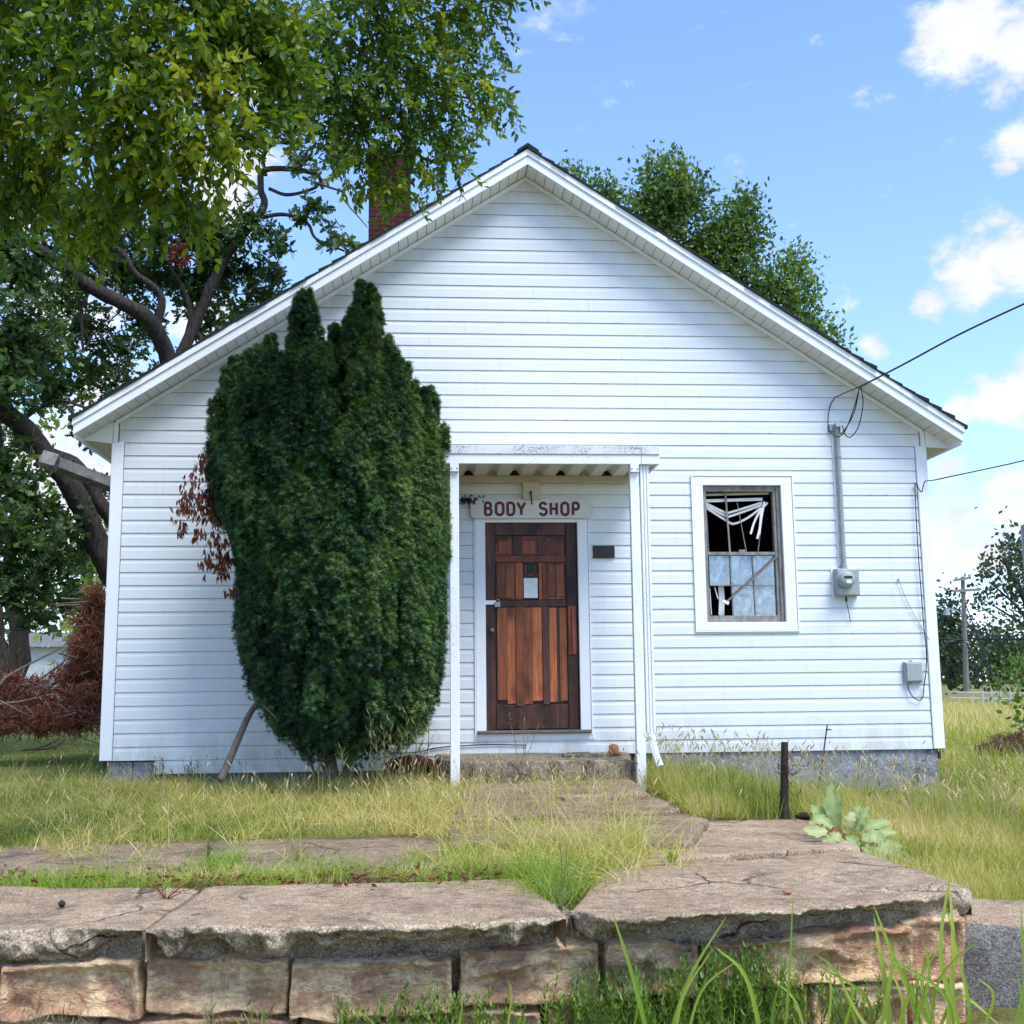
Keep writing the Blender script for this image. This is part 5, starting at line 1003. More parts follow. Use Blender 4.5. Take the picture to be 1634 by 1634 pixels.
# brown dead brush heap left of the house
db = thing('dead_brush', 'heap of rust brown dead branches and foliage left of the house', 'brush pile', D(90, 1165, 14.5))
BB = [B(x, y, d, r, z) for x, y, d, r, z in ((20, 1130, 14, 42, .9), (70, 1135, 14, 42, .9), (120, 1130, 14, 42, .9), (160, 1125, 14.3, 40, 1), (120, 1080, 14.5, 36, 1), (150, 1050, 14.6, 42, 1.1), (140, 1000, 14.8, 34, 1.3), (155, 960, 14.8, 24, 1.2), (60, 1090, 14.4, 16, .9), (-30, 1120, 14, 50, .9), (20, 1095, 14.3, 26, .8), (180, 1080, 14.6, 45, 1.2), (75, 1150, 13.6, 36, .6), (20, 1150, 13.6, 36, .6), (130, 1152, 13.8, 34, .6))]
def needle_templates(k=4, L_=.12, n=10, w=.007, rng=RNG):
    out = []
    for q in range(k):
        parts = []; ts = []
        for i in range(n):
            d = rng.normal(size=3)+np.array([0, 0, .6]); d /= np.linalg.norm(d); s = np.cross(d, rng.normal(size=3)); s /= np.linalg.norm(s); l = L_*rng.uniform(.6, 1.2); c = rng.normal(size=3)*.02
            parts.append((np.array([c-s*w, c+s*w, c+d*l+s*w*.3, c+d*l-s*w*.3]), np.array([(0, 1, 2, 3)]))); ts.append(rng.uniform(0, 1))
        out.append(join(parts, ts))
    return out
crown('foliage', db, BB, 260, needle_templates(5, .11, 9, .006), 'dead_needle', (0, 0, .2), 1, .5, .6, 1.2, .45, .2, .9)
tw_ch = []
for i in range(70):
    c, r = BB[i % len(BB)]; d = RNG.normal(size=3)*np.array([1, .6, .5]); tw_ch.append(([c-d*.3, c+RNG.normal(size=3)*.05, c+d*.4], .012, .004))
tw_ch += [([D(0, 1095, 13.6), D(20, 1075, 13.6), D(95, 1035, 13.6)], .02, .01), ([D(0, 1125, 13.5), D(40, 1118, 13.5), D(70, 1110, 13.5)], .014, .006)]
limbs('branches', db, tw_ch, 'dead_stem', 5)
ft = thing('fallen_twigs', 'dark forked fallen twigs with a pale scrap lying on the grass left of the house', 'twigs', G(75, 1195, -.2)); m = MB()
for pts in (((35, 1200), (60, 1196), (85, 1186), (104, 1172)), ((104, 1172), (100, 1185), (84, 1196)), ((50, 1199), (75, 1197), (96, 1190))): m.tube(spline([G(x, y, -.17)+np.array([0, 0, .02]) for x, y in pts], 4), .012, 5)
m.build('twig', 'rust', ft); m = MB(); a = G(78, 1194, -.17); m.bar(a, a+np.array([.25, .12, .02]), .10, .01, (0, 0, 1)); m.build('scrap', 'gutter', ft)
# ------------------------------------------------------------------ evergreen yew at the front
yc = P(545, 900, -.95)
yew = thing('yew_shrub', 'tall dark green upright yew beside the porch, ragged spires on top', 'shrub', (P(520, 1225, -.9)[0], -.95, -.2))
ex_ = [335, 345, 370, 400, 430, 455, 480, 500, 515, 540, 558, 575, 600, 612, 625, 650, 670, 692, 708]
et_ = [700, 640, 592, 576, 548, 572, 474, 486, 545, 532, 535, 462, 482, 530, 572, 590, 640, 632, 690]
ey = [470, 560, 640, 700, 800, 900, 1000, 1060, 1120, 1160, 1190, 1215]; el = [485, 400, 352, 340, 352, 388, 386, 400, 420, 448, 480, 505]; er = [495, 620, 690, 692, 702, 708, 706, 702, 695, 676, 634, 560]
cl = []; outn = []; shade_ = []
def plume(tx_, ty_, dep, hw, yb_=None):
    if yb_ and yb_ > 900: yb_ = 900
    """an upright shoot: leaning axis, full below, pointed above"""
    bx_ = 545+(tx_-545)*.92; by_ = yb_ or 800; n_ = max(5, int((by_-ty_)/9)); sh = RNG.normal()*.10
    for i in range(n_):
        t = (i+.5)/n_; x = bx_+(tx_-bx_)*t; y = by_+(ty_-by_)*t; w = hw*(1-t**2.2)+(2.5 if hw > 2 else .6)
        for k_ in range(4 if w > 9 else (2 if hw > 2 else 1)): a = RNG.uniform(0, 6.28); q = P(x+w*math.cos(a), y+RNG.uniform(-4, 4), -.95+dep); cl.append(q+np.array([0, w/180*math.sin(a), 0])); outn.append((math.cos(a)*.8, math.sin(a)*.8, .7)); shade_.append(((.014 if hw < 2 else .026)+.030*min(1, w/16), sh))
for tx_, hw in ((345, 14), (368, 15), (402, 15), (430, 11), (452, 8), (478, 13), (495, 17), (540, 9), (556, 8), (573, 13), (602, 11), (622, 9), (648, 12), (660, 8), (690, 9), (706, 7)):
    plume(tx_, np.interp(tx_, ex_, et_), RNG.uniform(-.15, .1), hw)
for i in range(46):
    tx_ = RNG.uniform(350, 698); u = (tx_-525)/185; dmax = .72*math.sqrt(max(0.05, 1-u*u)); dep = -dmax*RNG.uniform(.3, 1.0) if i % 4 else dmax*.5; plume(tx_, np.interp(tx_, ex_, et_)+45+RNG.uniform(20, 170)*abs(dep)/.7, dep, RNG.uniform(11, 20), 840)
for i in range(90):
    tx_ = RNG.uniform(340, 706); u = (tx_-525)/190; dep = -.74*math.sqrt(max(.03, 1-u*u))*RNG.uniform(.2, 1.05); ty_ = np.interp(tx_, ex_, et_)-14+RNG.uniform(0, 1)**1.3*330; tx_ = float(np.clip(tx_, np.interp(ty_+60, ey, el)+14, np.interp(ty_+60, ey, er)-10)); plume(tx_, ty_, dep, RNG.uniform(4, 9), ty_+RNG.uniform(45, 90))
for i in range(240):
    ty_ = RNG.uniform(560, 1100); l_, r2_ = np.interp(ty_, ey, el), np.interp(ty_, ey, er); u = RNG.uniform(-1.03, 1.03); tx_ = (l_+r2_)/2+u*(r2_-l_)/2; dep = -.86*math.sqrt(max(.0, 1-min(1, u*u)))*RNG.uniform(.95, 1.12)
    if ty_ < np.interp(tx_, ex_, et_)+10: continue
    plume(tx_, ty_, dep, RNG.uniform(2.5, 6), ty_+RNG.uniform(35, 75))
for tx_ in list(RNG.uniform(345, 700, 46))+[488, 494, 573, 578, 602, 512, 404, 370, 652, 690]:
    ty_ = np.interp(tx_, ex_, et_)-RNG.uniform(8, 20); plume(tx_, ty_, RNG.uniform(-.2, .1), 1.5, ty_+RNG.uniform(35, 60))
nplume = len(cl)
rows = np.arange(715, 1214, 13.0)
for y in rows:
    l, r = np.interp(y, ey, el)+8, np.interp(y, ey, er)-8; cxp, hw = (l+r)/2, (r-l)/2; wm = hw*10.5/FPX; nn = max(6, int(2*math.pi*wm/.112)); off = RNG.uniform(0, 6.28)
    for i in range(nn):
        a = off+2*math.pi*i/nn+RNG.uniform(-.09, .09); ca_, sa_ = math.cos(a), math.sin(a); g = float(fbm(np.array([ca_*2.2+3, sa_*2.2, y*.0045]), 2.2, 3, 31)); rr = .97+.42*g+RNG.uniform(-.07, .05)
        if sa_ > .5: continue
        p_ = P(cxp, y+RNG.uniform(-5, 5), -.95); rx = 1+(rr-1)*(.35 if abs(ca_) > .8 else 1); q = p_+np.array([wm*rx*ca_, min(wm, .85)*rr*.95*sa_, 0]); q[2] = CAM[2]+(q[2]-CAM[2])*(q[1]-CAM[1])/(p_[1]-CAM[1]); cl.append(q); outn.append((ca_, sa_, .35)); shade_.append((RNG.uniform(.046, .078), g*.6+RNG.normal()*.11))  # proud clumps lighter, sunken ones darker: groove shade put into the tint
cl = np.array(cl); outn = np.array(outn, float); cl[:, 1] = np.minimum(cl[:, 1], -.09)
cl_t = np.array([q[1] for q in shade_])
ntuft = 36; n = len(cl)*ntuft; ci = np.repeat(np.arange(len(cl)), ntuft); d = RNG.normal(size=(n, 3)); d[:, 2] += .35; d += outn[ci]*.8; d /= np.linalg.norm(d, axis=1)[:, None]
rr = np.array([q[0] for q in shade_]); pos = cl[ci]+d*np.stack([rr, rr, rr*1.6], -1)[ci]*np.where(ci < nplume, RNG.uniform(.55, 1.55, n), RNG.uniform(.8, 1.2, n))[:, None]
def tuft_templates(k=5, rng=RNG):
    out = []
    for q in range(k):
        parts = []; ts = []
        for i in range(11):
            a = i*2.4; e = rng.uniform(.15, .9); dd = np.array([math.cos(a)*math.cos(e), math.sin(a)*math.cos(e), math.sin(e)]); s = np.cross(dd, [0, 0, 1.]); s /= np.linalg.norm(s)+1e-9; l = .030*rng.uniform(.8, 1.2); c = np.array([0, 0, rng.uniform(-.012, .012)])
            parts.append((np.array([c-s*.0024, c+s*.0024, c+dd*l+s*.0014, c+dd*l-s*.0014]), np.array([(0, 1, 2, 3)]))); ts.append(rng.uniform(.2, .8))
        out.append(join(parts, ts))
    return out
tint = .43+cl_t[ci]+fbm(pos, 2.2, 3, 21)*.5+RNG.normal(size=n)*.12+(pos[:, 2]-1.2)*.05+np.where((pos[:, 0]-yc[0]) > 0, .07, -.02)+d[:, 2]*.20+RNG.normal(size=n)*.10; ax = d+np.array([0, 0, .7])  # right side, top and upward tufts tinted lighter: fall of light put into colour
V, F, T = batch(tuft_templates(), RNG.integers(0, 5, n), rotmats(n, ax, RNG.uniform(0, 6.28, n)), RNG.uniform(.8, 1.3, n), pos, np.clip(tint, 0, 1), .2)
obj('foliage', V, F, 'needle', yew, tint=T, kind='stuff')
# dark filler hull for old wood, the shade between needles put into its colour
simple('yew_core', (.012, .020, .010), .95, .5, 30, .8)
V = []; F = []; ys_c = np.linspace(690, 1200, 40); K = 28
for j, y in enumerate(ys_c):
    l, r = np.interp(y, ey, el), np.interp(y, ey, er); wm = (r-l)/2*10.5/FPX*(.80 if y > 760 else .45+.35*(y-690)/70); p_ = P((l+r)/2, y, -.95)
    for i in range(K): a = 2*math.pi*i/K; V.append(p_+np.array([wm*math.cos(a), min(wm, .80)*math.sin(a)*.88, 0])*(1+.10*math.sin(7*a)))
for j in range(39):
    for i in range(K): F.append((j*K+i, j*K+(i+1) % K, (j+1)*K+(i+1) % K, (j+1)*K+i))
F.append(tuple(range(K))); obj('dark_core', V, F, 'yew_core', yew, smooth=False)
limbs('trunk', yew, [([P(530, 1240, -.9), P(525, 1215, -.9), P(520, 1160, -.9)], .07, .06), ([P(550, 1240, -.8), P(560, 1215, -.85), P(585, 1170, -.9)], .03, .03), ([P(500, 1235, -1.0), P(490, 1210, -1.), P(450, 1160, -.95)], .02, .02), ([P(440, 1145, -1.3), P(425, 1130, -1.3), P(405, 1105, -1.2)], .008, .004)], 'dead_stem', 8)
# dead rusty branch on the yew's left side
dbr = thing('dead_branch', 'dead branch with hanging rust red leaves beside the left of the yew', 'dead branch', P(385, 940, -.9))
limbs('stem', dbr, [([P(392, 960, -.9), P(380, 905, -.95), P(365, 850, -1.), P(362, 800, -1.), P(355, 760, -1.), P(330, 730, -1.)], .012, .004), ([P(375, 880, -.95), P(350, 820, -1.), P(320, 790, -1.), P(300, 800, -1.05)], .006, .002), ([P(365, 850, -1.), P(345, 770, -1.), P(310, 735, -1.)], .006, .002), ([P(380, 905, -1.), P(355, 890, -1.), P(335, 880, -1.)], .006, .002)], 'dead_stem', 5)
hl = []
for q in range(4):
    parts = []; ts = []
    for i in range(3): d_ = np.array([RNG.uniform(-.35, .35), RNG.uniform(-.35, .35), -1.]); parts.append(leaf_shape(.075*RNG.uniform(.7, 1.1), .020, .6, .2, RNG.normal(size=3)*.012, d_, RNG.normal(size=3))); ts.append(RNG.uniform(0, 1))
    hl.append(join(parts, ts))
cpts = []
for x, y, r, k_ in ((322, 733, 14, 22), (340, 745, 16, 26), (345, 780, 22, 46), (310, 790, 18, 34), (298, 808, 16, 34), (328, 800, 20, 44), (350, 815, 20, 46), (365, 790, 16, 36), (292, 838, 9, 14), (350, 860, 16, 30), (335, 895, 14, 30), (360, 890, 14, 30), (318, 850, 10, 14), (378, 935, 12, 28), (355, 905, 12, 22), (380, 850, 12, 25), (306, 760, 10, 12)):
    for i in range(k_): cpts.append(P(x+RNG.normal()*r*.6, y+RNG.normal()*r*.6, -1.0+RNG.normal()*.08))
cpts = np.array(cpts); n = len(cpts); a_ = RNG.uniform(0, 6.28, n); R = rotmats(n, np.repeat([[0, 0.001, 1.]], n, 0)+RNG.normal(size=(n, 3))*.15, a_)
V, F, T = batch(hl, RNG.integers(0, 4, n), R, RNG.uniform(.7, 1.1, n), cpts, RNG.uniform(.1, .9, n), .2); obj('dead_leaves', V, F, 'dead_leaf', dbr, tint=T, kind='stuff')
# ------------------------------------------------------------------ trees behind the house and far away
bt = thing('background_tree', 'tall green tree rising behind the right roof slope', 'tree', (*D(1120, 1100, 30)[:2], -.3))
BT = [B(x, y, d, r) for x, y, d, r in ((1065, 285, 29, 48), (1035, 320, 29, 28), (1095, 310, 29.5, 40), (1060, 340, 29.5, 55), (1003, 345, 30, 24), (965, 300, 30, 20), (970, 320, 30, 26), (912, 268, 30, 14), (925, 285, 30, 16), (1185, 335, 30, 34), (1160, 370, 30, 42), (1195, 380, 30, 34), (1130, 390, 30, 45), (1110, 420, 30.5, 50), (1180, 430, 30, 42), (1265, 425, 30, 32), (1240, 460, 30, 42), (1285, 470, 30, 25), (1210, 480, 30, 40), (1265, 510, 30, 36), (1310, 530, 30, 22), (1290, 530, 30, 26), (1335, 548, 30, 12), (1040, 380, 30.5, 50), (1300, 580, 30.5, 40), (1220, 560, 31, 60), (1100, 500, 31.5, 90), (1000, 450, 32, 100))]
qt = quad_leaf_templates(5, .16, .08, 9, .34)
BT = [(c_, tuple(np.array(r_)*.86)) for c_, r_ in BT]
crown('crown', bt, BT, 27, qt, 'leaf_back', (0, 0, .4), 1, .5, .7, 1.2, .48, .2, .75)
limbs('trunk', bt, [([D(1120, 1110, 31), D(1115, 800, 31), D(1110, 520, 30.5), D(1075, 400, 29.8), D(1063, 290, 29.5)], .35, .04), ([D(1112, 540, 30.5), D(1170, 440, 30), D(1185, 340, 30)], .16, .03), ([D(1115, 620, 30.5), D(1220, 520, 30), D(1262, 430, 30)], .15, .03)], 'bark', 8)
qf = quad_leaf_templates(4, .30, .20, 9, .8)
def fartree(name, label, blobs, base, dist, dens, mat='leaf_far', tr=None, grp='distant trees beyond the field', tmean=.45):
    t = thing(name, label, 'tree', (*D(base[0], base[1], dist)[:2], -.5), grp); crown('crown', t, [B(x, y, dist+RNG.uniform(-2, 2), r) for x, y, r in blobs], dens, qf, mat, (0, 0, .4), 1, .5, .6, 1.2, tmean, .2, .8)
    limbs('trunk', t, tr or [([D(base[0], base[1], dist), D(base[0], base[1]-40, dist), D(blobs[0][0], blobs[0][1], dist)], .3, .08)], 'bark', 6); return t
fartree('distant_tree', 'tall airy tree with open branches at the far right edge of the field', [(1615, 875, 20), (1590, 890, 16), (1575, 915, 14), (1625, 900, 24), (1595, 920, 18), (1640, 880, 30), (1610, 940, 20), (1640, 930, 30), (1570, 950, 10), (1630, 975, 18), (1670, 950, 60)], (1660, 1100), 60, 2.4,
        tr=[([D(1660, 1100, 60), D(1650, 1000, 60), D(1620, 930, 60), D(1600, 890, 60)], .3, .05), ([D(1650, 1010, 60), D(1625, 970, 60), D(1580, 930, 60)], .12, .03), ([D(1650, 1000, 60), D(1640, 940, 60), D(1632, 880, 60)], .14, .03), ([D(1640, 1000, 60), D(1600, 975, 60), D(1565, 955, 60)], .08, .02)])
fartree('distant_tree', 'dense dark tree against the house corner behind the utility pole', [(1515, 965, 24), (1505, 990, 30), (1530, 1000, 34), (1510, 1040, 36), (1545, 1050, 36), (1520, 1075, 30), (1490, 1040, 40), (1560, 960, 14), (1450, 1000, 60)], (1520, 1100), 70, 2.2, tmean=.25)
fartree('distant_tree', 'grey green bushy tree right of the utility pole in the distance', [(1575, 1010, 34), (1595, 1045, 34), (1570, 1065, 30), (1620, 1030, 36), (1610, 1070, 28), (1650, 1050, 50)], (1590, 1100), 75, 2.0, tmean=.38)
for lab, bl, dist in (('low green bush at the right edge before the far trees', [(1610, 1075, 20), (1630, 1062, 22), (1590, 1085, 14), (1650, 1080, 30)], 38), ('pale yellow green bush at the right picture edge in the grass', [(1634, 1125, 14), (1640, 1150, 12), (1645, 1100, 14)], 22)):
    t = thing('bush', lab, 'bush', D(bl[0][0], 1100, dist)); crown('foliage', t, [B(x, y, dist, r) for x, y, r in bl], 16 if dist < 30 else 7, qt, 'leaf_back', (0, 0, .4), 1, .5, .7, 1.3, .6, .2, .9)
# left background: white building, far foliage
wb = thing('white_building', 'distant white building glimpsed under the oak at far left', 'building', (*D(80, 1090, 45)[:2], -.3))
a = D(20, 1110, 45); b = D(150, 1110, 45); m = MB(); m.box(a[0], b[0], a[1], a[1]+6, -.5, D(80, 1032, 45)[2]); m.build('wall', 'far_white', wb)
m = MB(); zr = D(80, 1032, 45)[2]; m.add([(a[0]-.4, a[1]-.4, zr), (b[0]+.4, a[1]-.4, zr), (b[0]+.4, a[1]+3, zr+.7), (a[0]-.4, a[1]+3, zr+.7), (b[0]+.4, a[1]+6.4, zr), (a[0]-.4, a[1]+6.4, zr)], [(0, 1, 2, 3), (3, 2, 4, 5)]); m.build('roof', 'gutter', wb)
m = MB(); cdx = (a[0]+b[0])/2; m.box(cdx-.5, cdx+.4, a[1]-.02, a[1]-.001, .6, 1.5); m.build('window', 'glass', wb)
for lab, bl, dist, dens, tm in (('leafy green tree behind the oak at the left edge', [(20, 700, 90), (90, 850, 80), (30, 900, 80), (130, 930, 50), (60, 960, 45), (160, 850, 40), (-60, 850, 120)], 26, 2.2, .55), ('pale green tree seen through the oak limbs by the house corner', [(140, 890, 34), (160, 950, 30), (120, 980, 30), (160, 1000, 30)], 34, 3.5, .75)):
    t = thing('distant_tree', lab, 'tree', (*D(bl[0][0], 1100, dist)[:2], -.3), 'trees behind the oak'); crown('crown', t, [B(x, y, dist, r) for x, y, r in bl], dens, qf if dist > 30 else quad_leaf_templates(4, .2, .12, 9, .5), 'leaf_back', (0, 0, .4), 1, .5, .7, 1.2, tm, .2, .9)
    limbs('trunk', t, [([D(bl[0][0], 1110, dist), D(bl[0][0], 950, dist), D(bl[0][0], 850, dist)], .25, .1)], 'bark', 6)
# horizon woods
hw_b = [(np.array([x, 190+RNG.uniform(-15, 15), 4.0]), (14, 8, RNG.uniform(6, 10))) for x in np.arange(-200, 320, 13)]
crown('far_woods', None, hw_b, .10, quad_leaf_templates(4, 1.2, .9, 9, 3.), 'leaf_far', (0, 0, .4), 1, .5, .8, 1.3, .4, .2, .8); tag(bpy.data.objects['far_woods'], 'hazy green woods along the horizon beyond the field', 'woods', kind='stuff')
# utility pole
ud = 55; up_ = thing('utility_pole', 'wooden utility pole with crossarms and wires beyond the field', 'utility pole', D(1542, 1102, ud))
tpz = D(1536, 920, ud); bs_ = D(1542.5, 1105, ud); m = MB(); m.tube([bs_, tpz], [.135, .09], 10); m.build('shaft', 'pole_wood', up_)
for (x0, y0, x1, y1) in ((1522, 926, 1549, 922), (1520, 943, 1563, 941)): m = MB(); m.bar(D(x0, y0, ud-.2), D(x1, y1, ud-.2), .12, .1, (0, 1, 0)); m.build('crossarm', 'pole_wood', up_)
m = MB(); 
for x, y in ((1526, 922), (1540, 917), (1547, 918)): m.tube([D(x, y+3, ud-.2), D(x, y-2, ud-.2)], [.06, .05], 6)
m.build('insulators', 'grey_plastic', up_)
m = MB(); m.tube(spline([D(1537, 982, ud), D(1527, 975, ud-.5), D(1515, 972, ud-1), D(1510, 974, ud-1)], 3), .04, 5); m.tube([D(1511, 972, ud-1), D(1511, 981, ud-1)], [.10, .18], 8); m.build('street_lamp', 'steel', up_)
m = MB(); m.tube([D(1539, 960, ud), D(1583, 1075, ud-2)], .03, 4); m.tube([D(1541, 1020, ud), D(1562, 1080, ud-1)], .025, 4); m.build('guy_wire', 'cable', up_)
m = MB(); m.tube(spline([D(1542, 1018, ud), D(1580, 1020, ud-1), D(1640, 1019, ud-3), D(1800, 1010, ud-8)], 5), .045, 4); m.tube(spline([D(1545, 1022, ud), D(1500, 1019, ud), D(1400, 1010, ud+2)], 5), .045, 4); m.tube([D(1511, 1026, ud), D(1536, 1024, ud)], [.12, .08], 6); m.build('span_wire', 'cable', up_)
gp = thing('steel_post', 'plain grey steel post cut by the right picture edge', 'post', (*D(1640, 1010, 16)[:2], -.6)); m = MB(); pa = D(1641, 838, 16); m.tube([(pa[0], pa[1], -.6), (pa[0], pa[1], pa[2])], .10, 12); m.build('shaft', 'conduit', gp)
# white rail fence far off
wf = thing('rail_fence', 'low white rail fence across the far side of the field', 'fence', (*D(1580, 1112, 42)[:2], -.4))
for y in (1105, 1114): m = MB(); m.bar(D(1515, y-1, 42), D(1700, y+2, 42), .035, .02, (0, 1, 0)); m.build('rail', 'far_white', wf)
for x in (1568, 1582, 1596, 1612, 1626, 1640): m = MB(); m.bar(D(x, 1103, 42), D(x, 1122, 42), .06, .05, (0, 1, 0)); m.build('fence_post', 'far_white', wf)
hp = thing('hay_bale', 'dark brown heap of rotted hay in the grass at the right edge', 'hay heap', D(1618, 1215, 17)); v, f = rock(D(1624, 1206, 17), (.48, .42, .30), 6, n=(12, 18)); obj('heap', v, f, 'hay', hp); crown('straw', hp, [(D(1624, 1206, 17), (.48, .42, .30))], 320, needle_templates(3, .12, 6, .005), 'dead_needle', (0, 0, 0), 1, .5, .7, 1.2, .25, .2, .2)
# ------------------------------------------------------------------ grass
def blades(n_seg=3, curve=.5, w=.004):
    V = []; 
    for i in range(n_seg+1): t = i/n_seg; x = curve*t*t; ww = w*(1-t)**.7*.5+.0004; V += [(x, -ww, t*(1-.25*curve*t)), (x, ww, t*(1-.25*curve*t))]
    F = [(2*i, 2*i+1, 2*i+3, 2*i+2) for i in range(n_seg)]; return np.array(V), np.array(F), np.linspace(.35, .65, 2*(n_seg+1))
def field(name, xy, hmean, width, mat, tint, lean=.25, curves=(.1, .4, .8, 1.3), label=None, cat='grass', hvar=.35):
    n = len(xy); h = hmean*np.clip(1+RNG.normal(size=n)*hvar, .3, 2.2); z = H(xy[:, 0], xy[:, 1])-.01; pos = np.stack([xy[:, 0], xy[:, 1], z], -1)
    tm = [blades(3, c, 1.0) for c in curves]; which = RNG.integers(0, len(tm), n); a = RNG.uniform(0, 6.28, n); ax = np.stack([RNG.normal(size=n)*lean, RNG.normal(size=n)*lean, np.ones(n)], -1); R = rotmats(n, ax, a)
    Vs, Fs, Ts = [], [], []; b = 0
    for k_, (v, f, tt) in enumerate(tm):
        id_ = np.where(which == k_)[0]; sc3 = np.stack([h[id_], (width*RNG.uniform(.6, 1.4, len(id_)) if np.ndim(width) == 0 else width[id_]), h[id_]], -1); vv = v[None]*sc3[:, None, :]; V = np.einsum('nij,nvj->nvi', R[id_], vv)+pos[id_][:, None]
        Vs.append(V.reshape(-1, 3)); Fs.append((f[None]+(np.arange(len(id_))*len(v))[:, None, None]+b).reshape(-1, 4)); Ts.append(np.clip(tint[id_][:, None]+(tt[None]-.5)*.3, 0, 1).ravel()); b += len(id_)*len(v)
    o = obj(name, np.concatenate(Vs), np.concatenate(Fs), mat, tint=np.concatenate(Ts), kind='stuff'); tag(o, label, cat); return o
def inside(xy, poly):
    x, y = xy[:, 0], xy[:, 1]; c = np.zeros(len(xy), bool); p = np.array(poly)[:, :2]; j = len(p)-1
    for i in range(len(p)):
        c ^= ((p[i, 1] > y) != (p[j, 1] > y)) & (x < (p[j, 0]-p[i, 0])*(y-p[i, 1])/(p[j, 1]-p[i, 1]+1e-12)+p[i, 0]); j = i
    return c
def scatter(n, x0, x1, y0, y1): return np.stack([RNG.uniform(x0, x1, n), RNG.uniform(y0, y1, n)], -1)
def n2(xy, s, seed=0, o=3): return fbm(np.stack([xy[:, 0], xy[:, 1], xy[:, 0]*0], -1), s, o, seed)
walkpoly = [gy(735, 1236, -.18)[:2], gy(1005, 1236, -.18)[:2], gy(1125, 1306, -.30)[:2], gy(1080, 1340, -.32)[:2], gy(800, 1330, -.33)[:2]]
platpoly = [gy(985, 1312, ZC)[:2], gy(1290, 1306, ZC)[:2], gy(1550, 1416, ZC)[:2], gy(1500, 1470, ZC)[:2], gy(-300, 1500, ZC)[:2], gy(-300, 1412, ZC)[:2], gy(500, 1410, ZC)[:2], gy(850, 1400, ZC)[:2], gy(980, 1390, ZC)[:2], gy(1040, 1370, ZC)[:2]]
rear = [gy(-300, 1352, ZC)[:2], gy(150, 1345, ZC)[:2], gy(660, 1334, ZC)[:2], gy(700, 1345, ZC)[:2], gy(700, 1388, ZC)[:2], gy(330, 1392, ZC)[:2], gy(-300, 1398, ZC)[:2]]
step = [(sA, -.85), (sB, -.85), (sB, 0), (sA, 0)]
def lawnmask(xy):
    k_ = ~inside(xy, platpoly) & ~inside(xy, step); w_ = inside(xy, walkpoly); k_ &= ~(w_ & (RNG.random(len(xy)) < .45+.52*sst((xy[:, 0]-3.1)/1.0))); r_ = inside(xy, rear); k_ &= ~(r_ & (n2(xy, 2.2, 4) < .17)); k_ &= ~((xy[:, 1] > .0) & (xy[:, 0] > -.02) & (xy[:, 0] < W+.02)); k_ &= xy[:, 1] > yf(xy[:, 0])+np.where(xy[:, 0] < xr_-.05, .55, .62); return k_
# front lawn (x<5.3): yellow-green, mixed with straw
xy = scatter(170000, -2.6, 5.5, -6.2, .0); xy = xy[lawnmask(xy)]; xy = xy[RNG.random(len(xy)) < np.where(inside(xy, rear), .3, 1)*np.clip(1.0+n2(xy, 1.6, 25)*2.4, .25, 1)]
t_ = .47+n2(xy, .9, 11)*1.1+n2(xy, 3.5, 12)*.5+RNG.normal(size=len(xy))*.17+np.where(xy[:, 0] > 2.2, .06, 0); t_ = np.where(xy[:, 1] < -4.9, t_-.22, t_)
field('lawn_grass', xy, .075, .0042, 'grass', t_, .45, (.2, .6, 1.0, 1.5), 'yellow green unmown lawn grass between the house and the slabs')
# long arching straw tufts
def tufts(cs_, k_, spread, h, w, mat, name, label, tm, lean=.5, curves=(.5, .9, 1.4)):
    xy = np.repeat(cs_, k_, 0)+RNG.normal(size=(len(cs_)*k_, 2))*spread; return field(name, xy, h, w, mat, np.clip(tm+RNG.normal(size=len(xy))*.18, 0, 1), lean, curves, label)
c_ = np.concatenate([scatter(620, -2.4, 5.4, -4.3, -.2), scatter(120, 2.7, 4.4, -3.6, -.9)]); c_ = c_[lawnmask(c_)]; tufts(c_, 30, .05, .17, .0045, 'grass', 'straw_tufts', 'long arching straw coloured grass tufts in the front lawn', .72)
c_ = np.array([gy(x, y, ZC)[:2] for x, y in ((880, 1400), (860, 1395), (900, 1405), (700, 1385), (640, 1385), (760, 1385), (560, 1385), (350, 1378), (365, 1370), (340, 1385), (300, 1395), (820, 1370), (800, 1345), (30, 1405), (60, 1408), (100, 1410), (180, 1405), (230, 1408), (400, 1402), (430, 1405), (480, 1398), (520, 1395), (870, 1420), (150, 1400), (860, 1330), (1010, 1350), (740, 1360))])
tufts(c_, 130, .07, .105, .0042, 'grass_green', 'joint_grass', 'bright green grass growing in the joints between the slabs', .5, .5, (.5, 1., 1.5))
c_ = np.array([gy(x, y, ZC)[:2] for x, y in ((865, 1412), (878, 1425), (890, 1438), (850, 1405), (905, 1415), (930, 1398), (840, 1400))]); tufts(c_, 110, .06, .19, .0045, 'grass_green', 'centre_tuft', 'taller fresh green tuft spilling over the joint between the middle front slabs', .5, .5, (.4, .8, 1.2))
c_ = np.array([gy(x, y, -.3)[:2] for x, y in ((980, 1330), (1000, 1310), (950, 1300), (900, 1310), (870, 1290), (930, 1340), (860, 1320), (1010, 1340), (820, 1300), (970, 1290), (900, 1345), (840, 1335), (900, 1375), (960, 1370), (1000, 1372), (940, 1350), (880, 1340), (1040, 1368), (985, 1385), (920, 1388), (790, 1262), (830, 1268), (770, 1250), (880, 1275), (930, 1280), (990, 1318), (1030, 1330), (1060, 1350), (860, 1360), (975, 1350))])
tufts(c_, 85, .11, .21, .0042, 'grass', 'walk_straw', 'pale dry straw arching over the walk slabs', .70, .6, (.8, 1.2, 1.7))
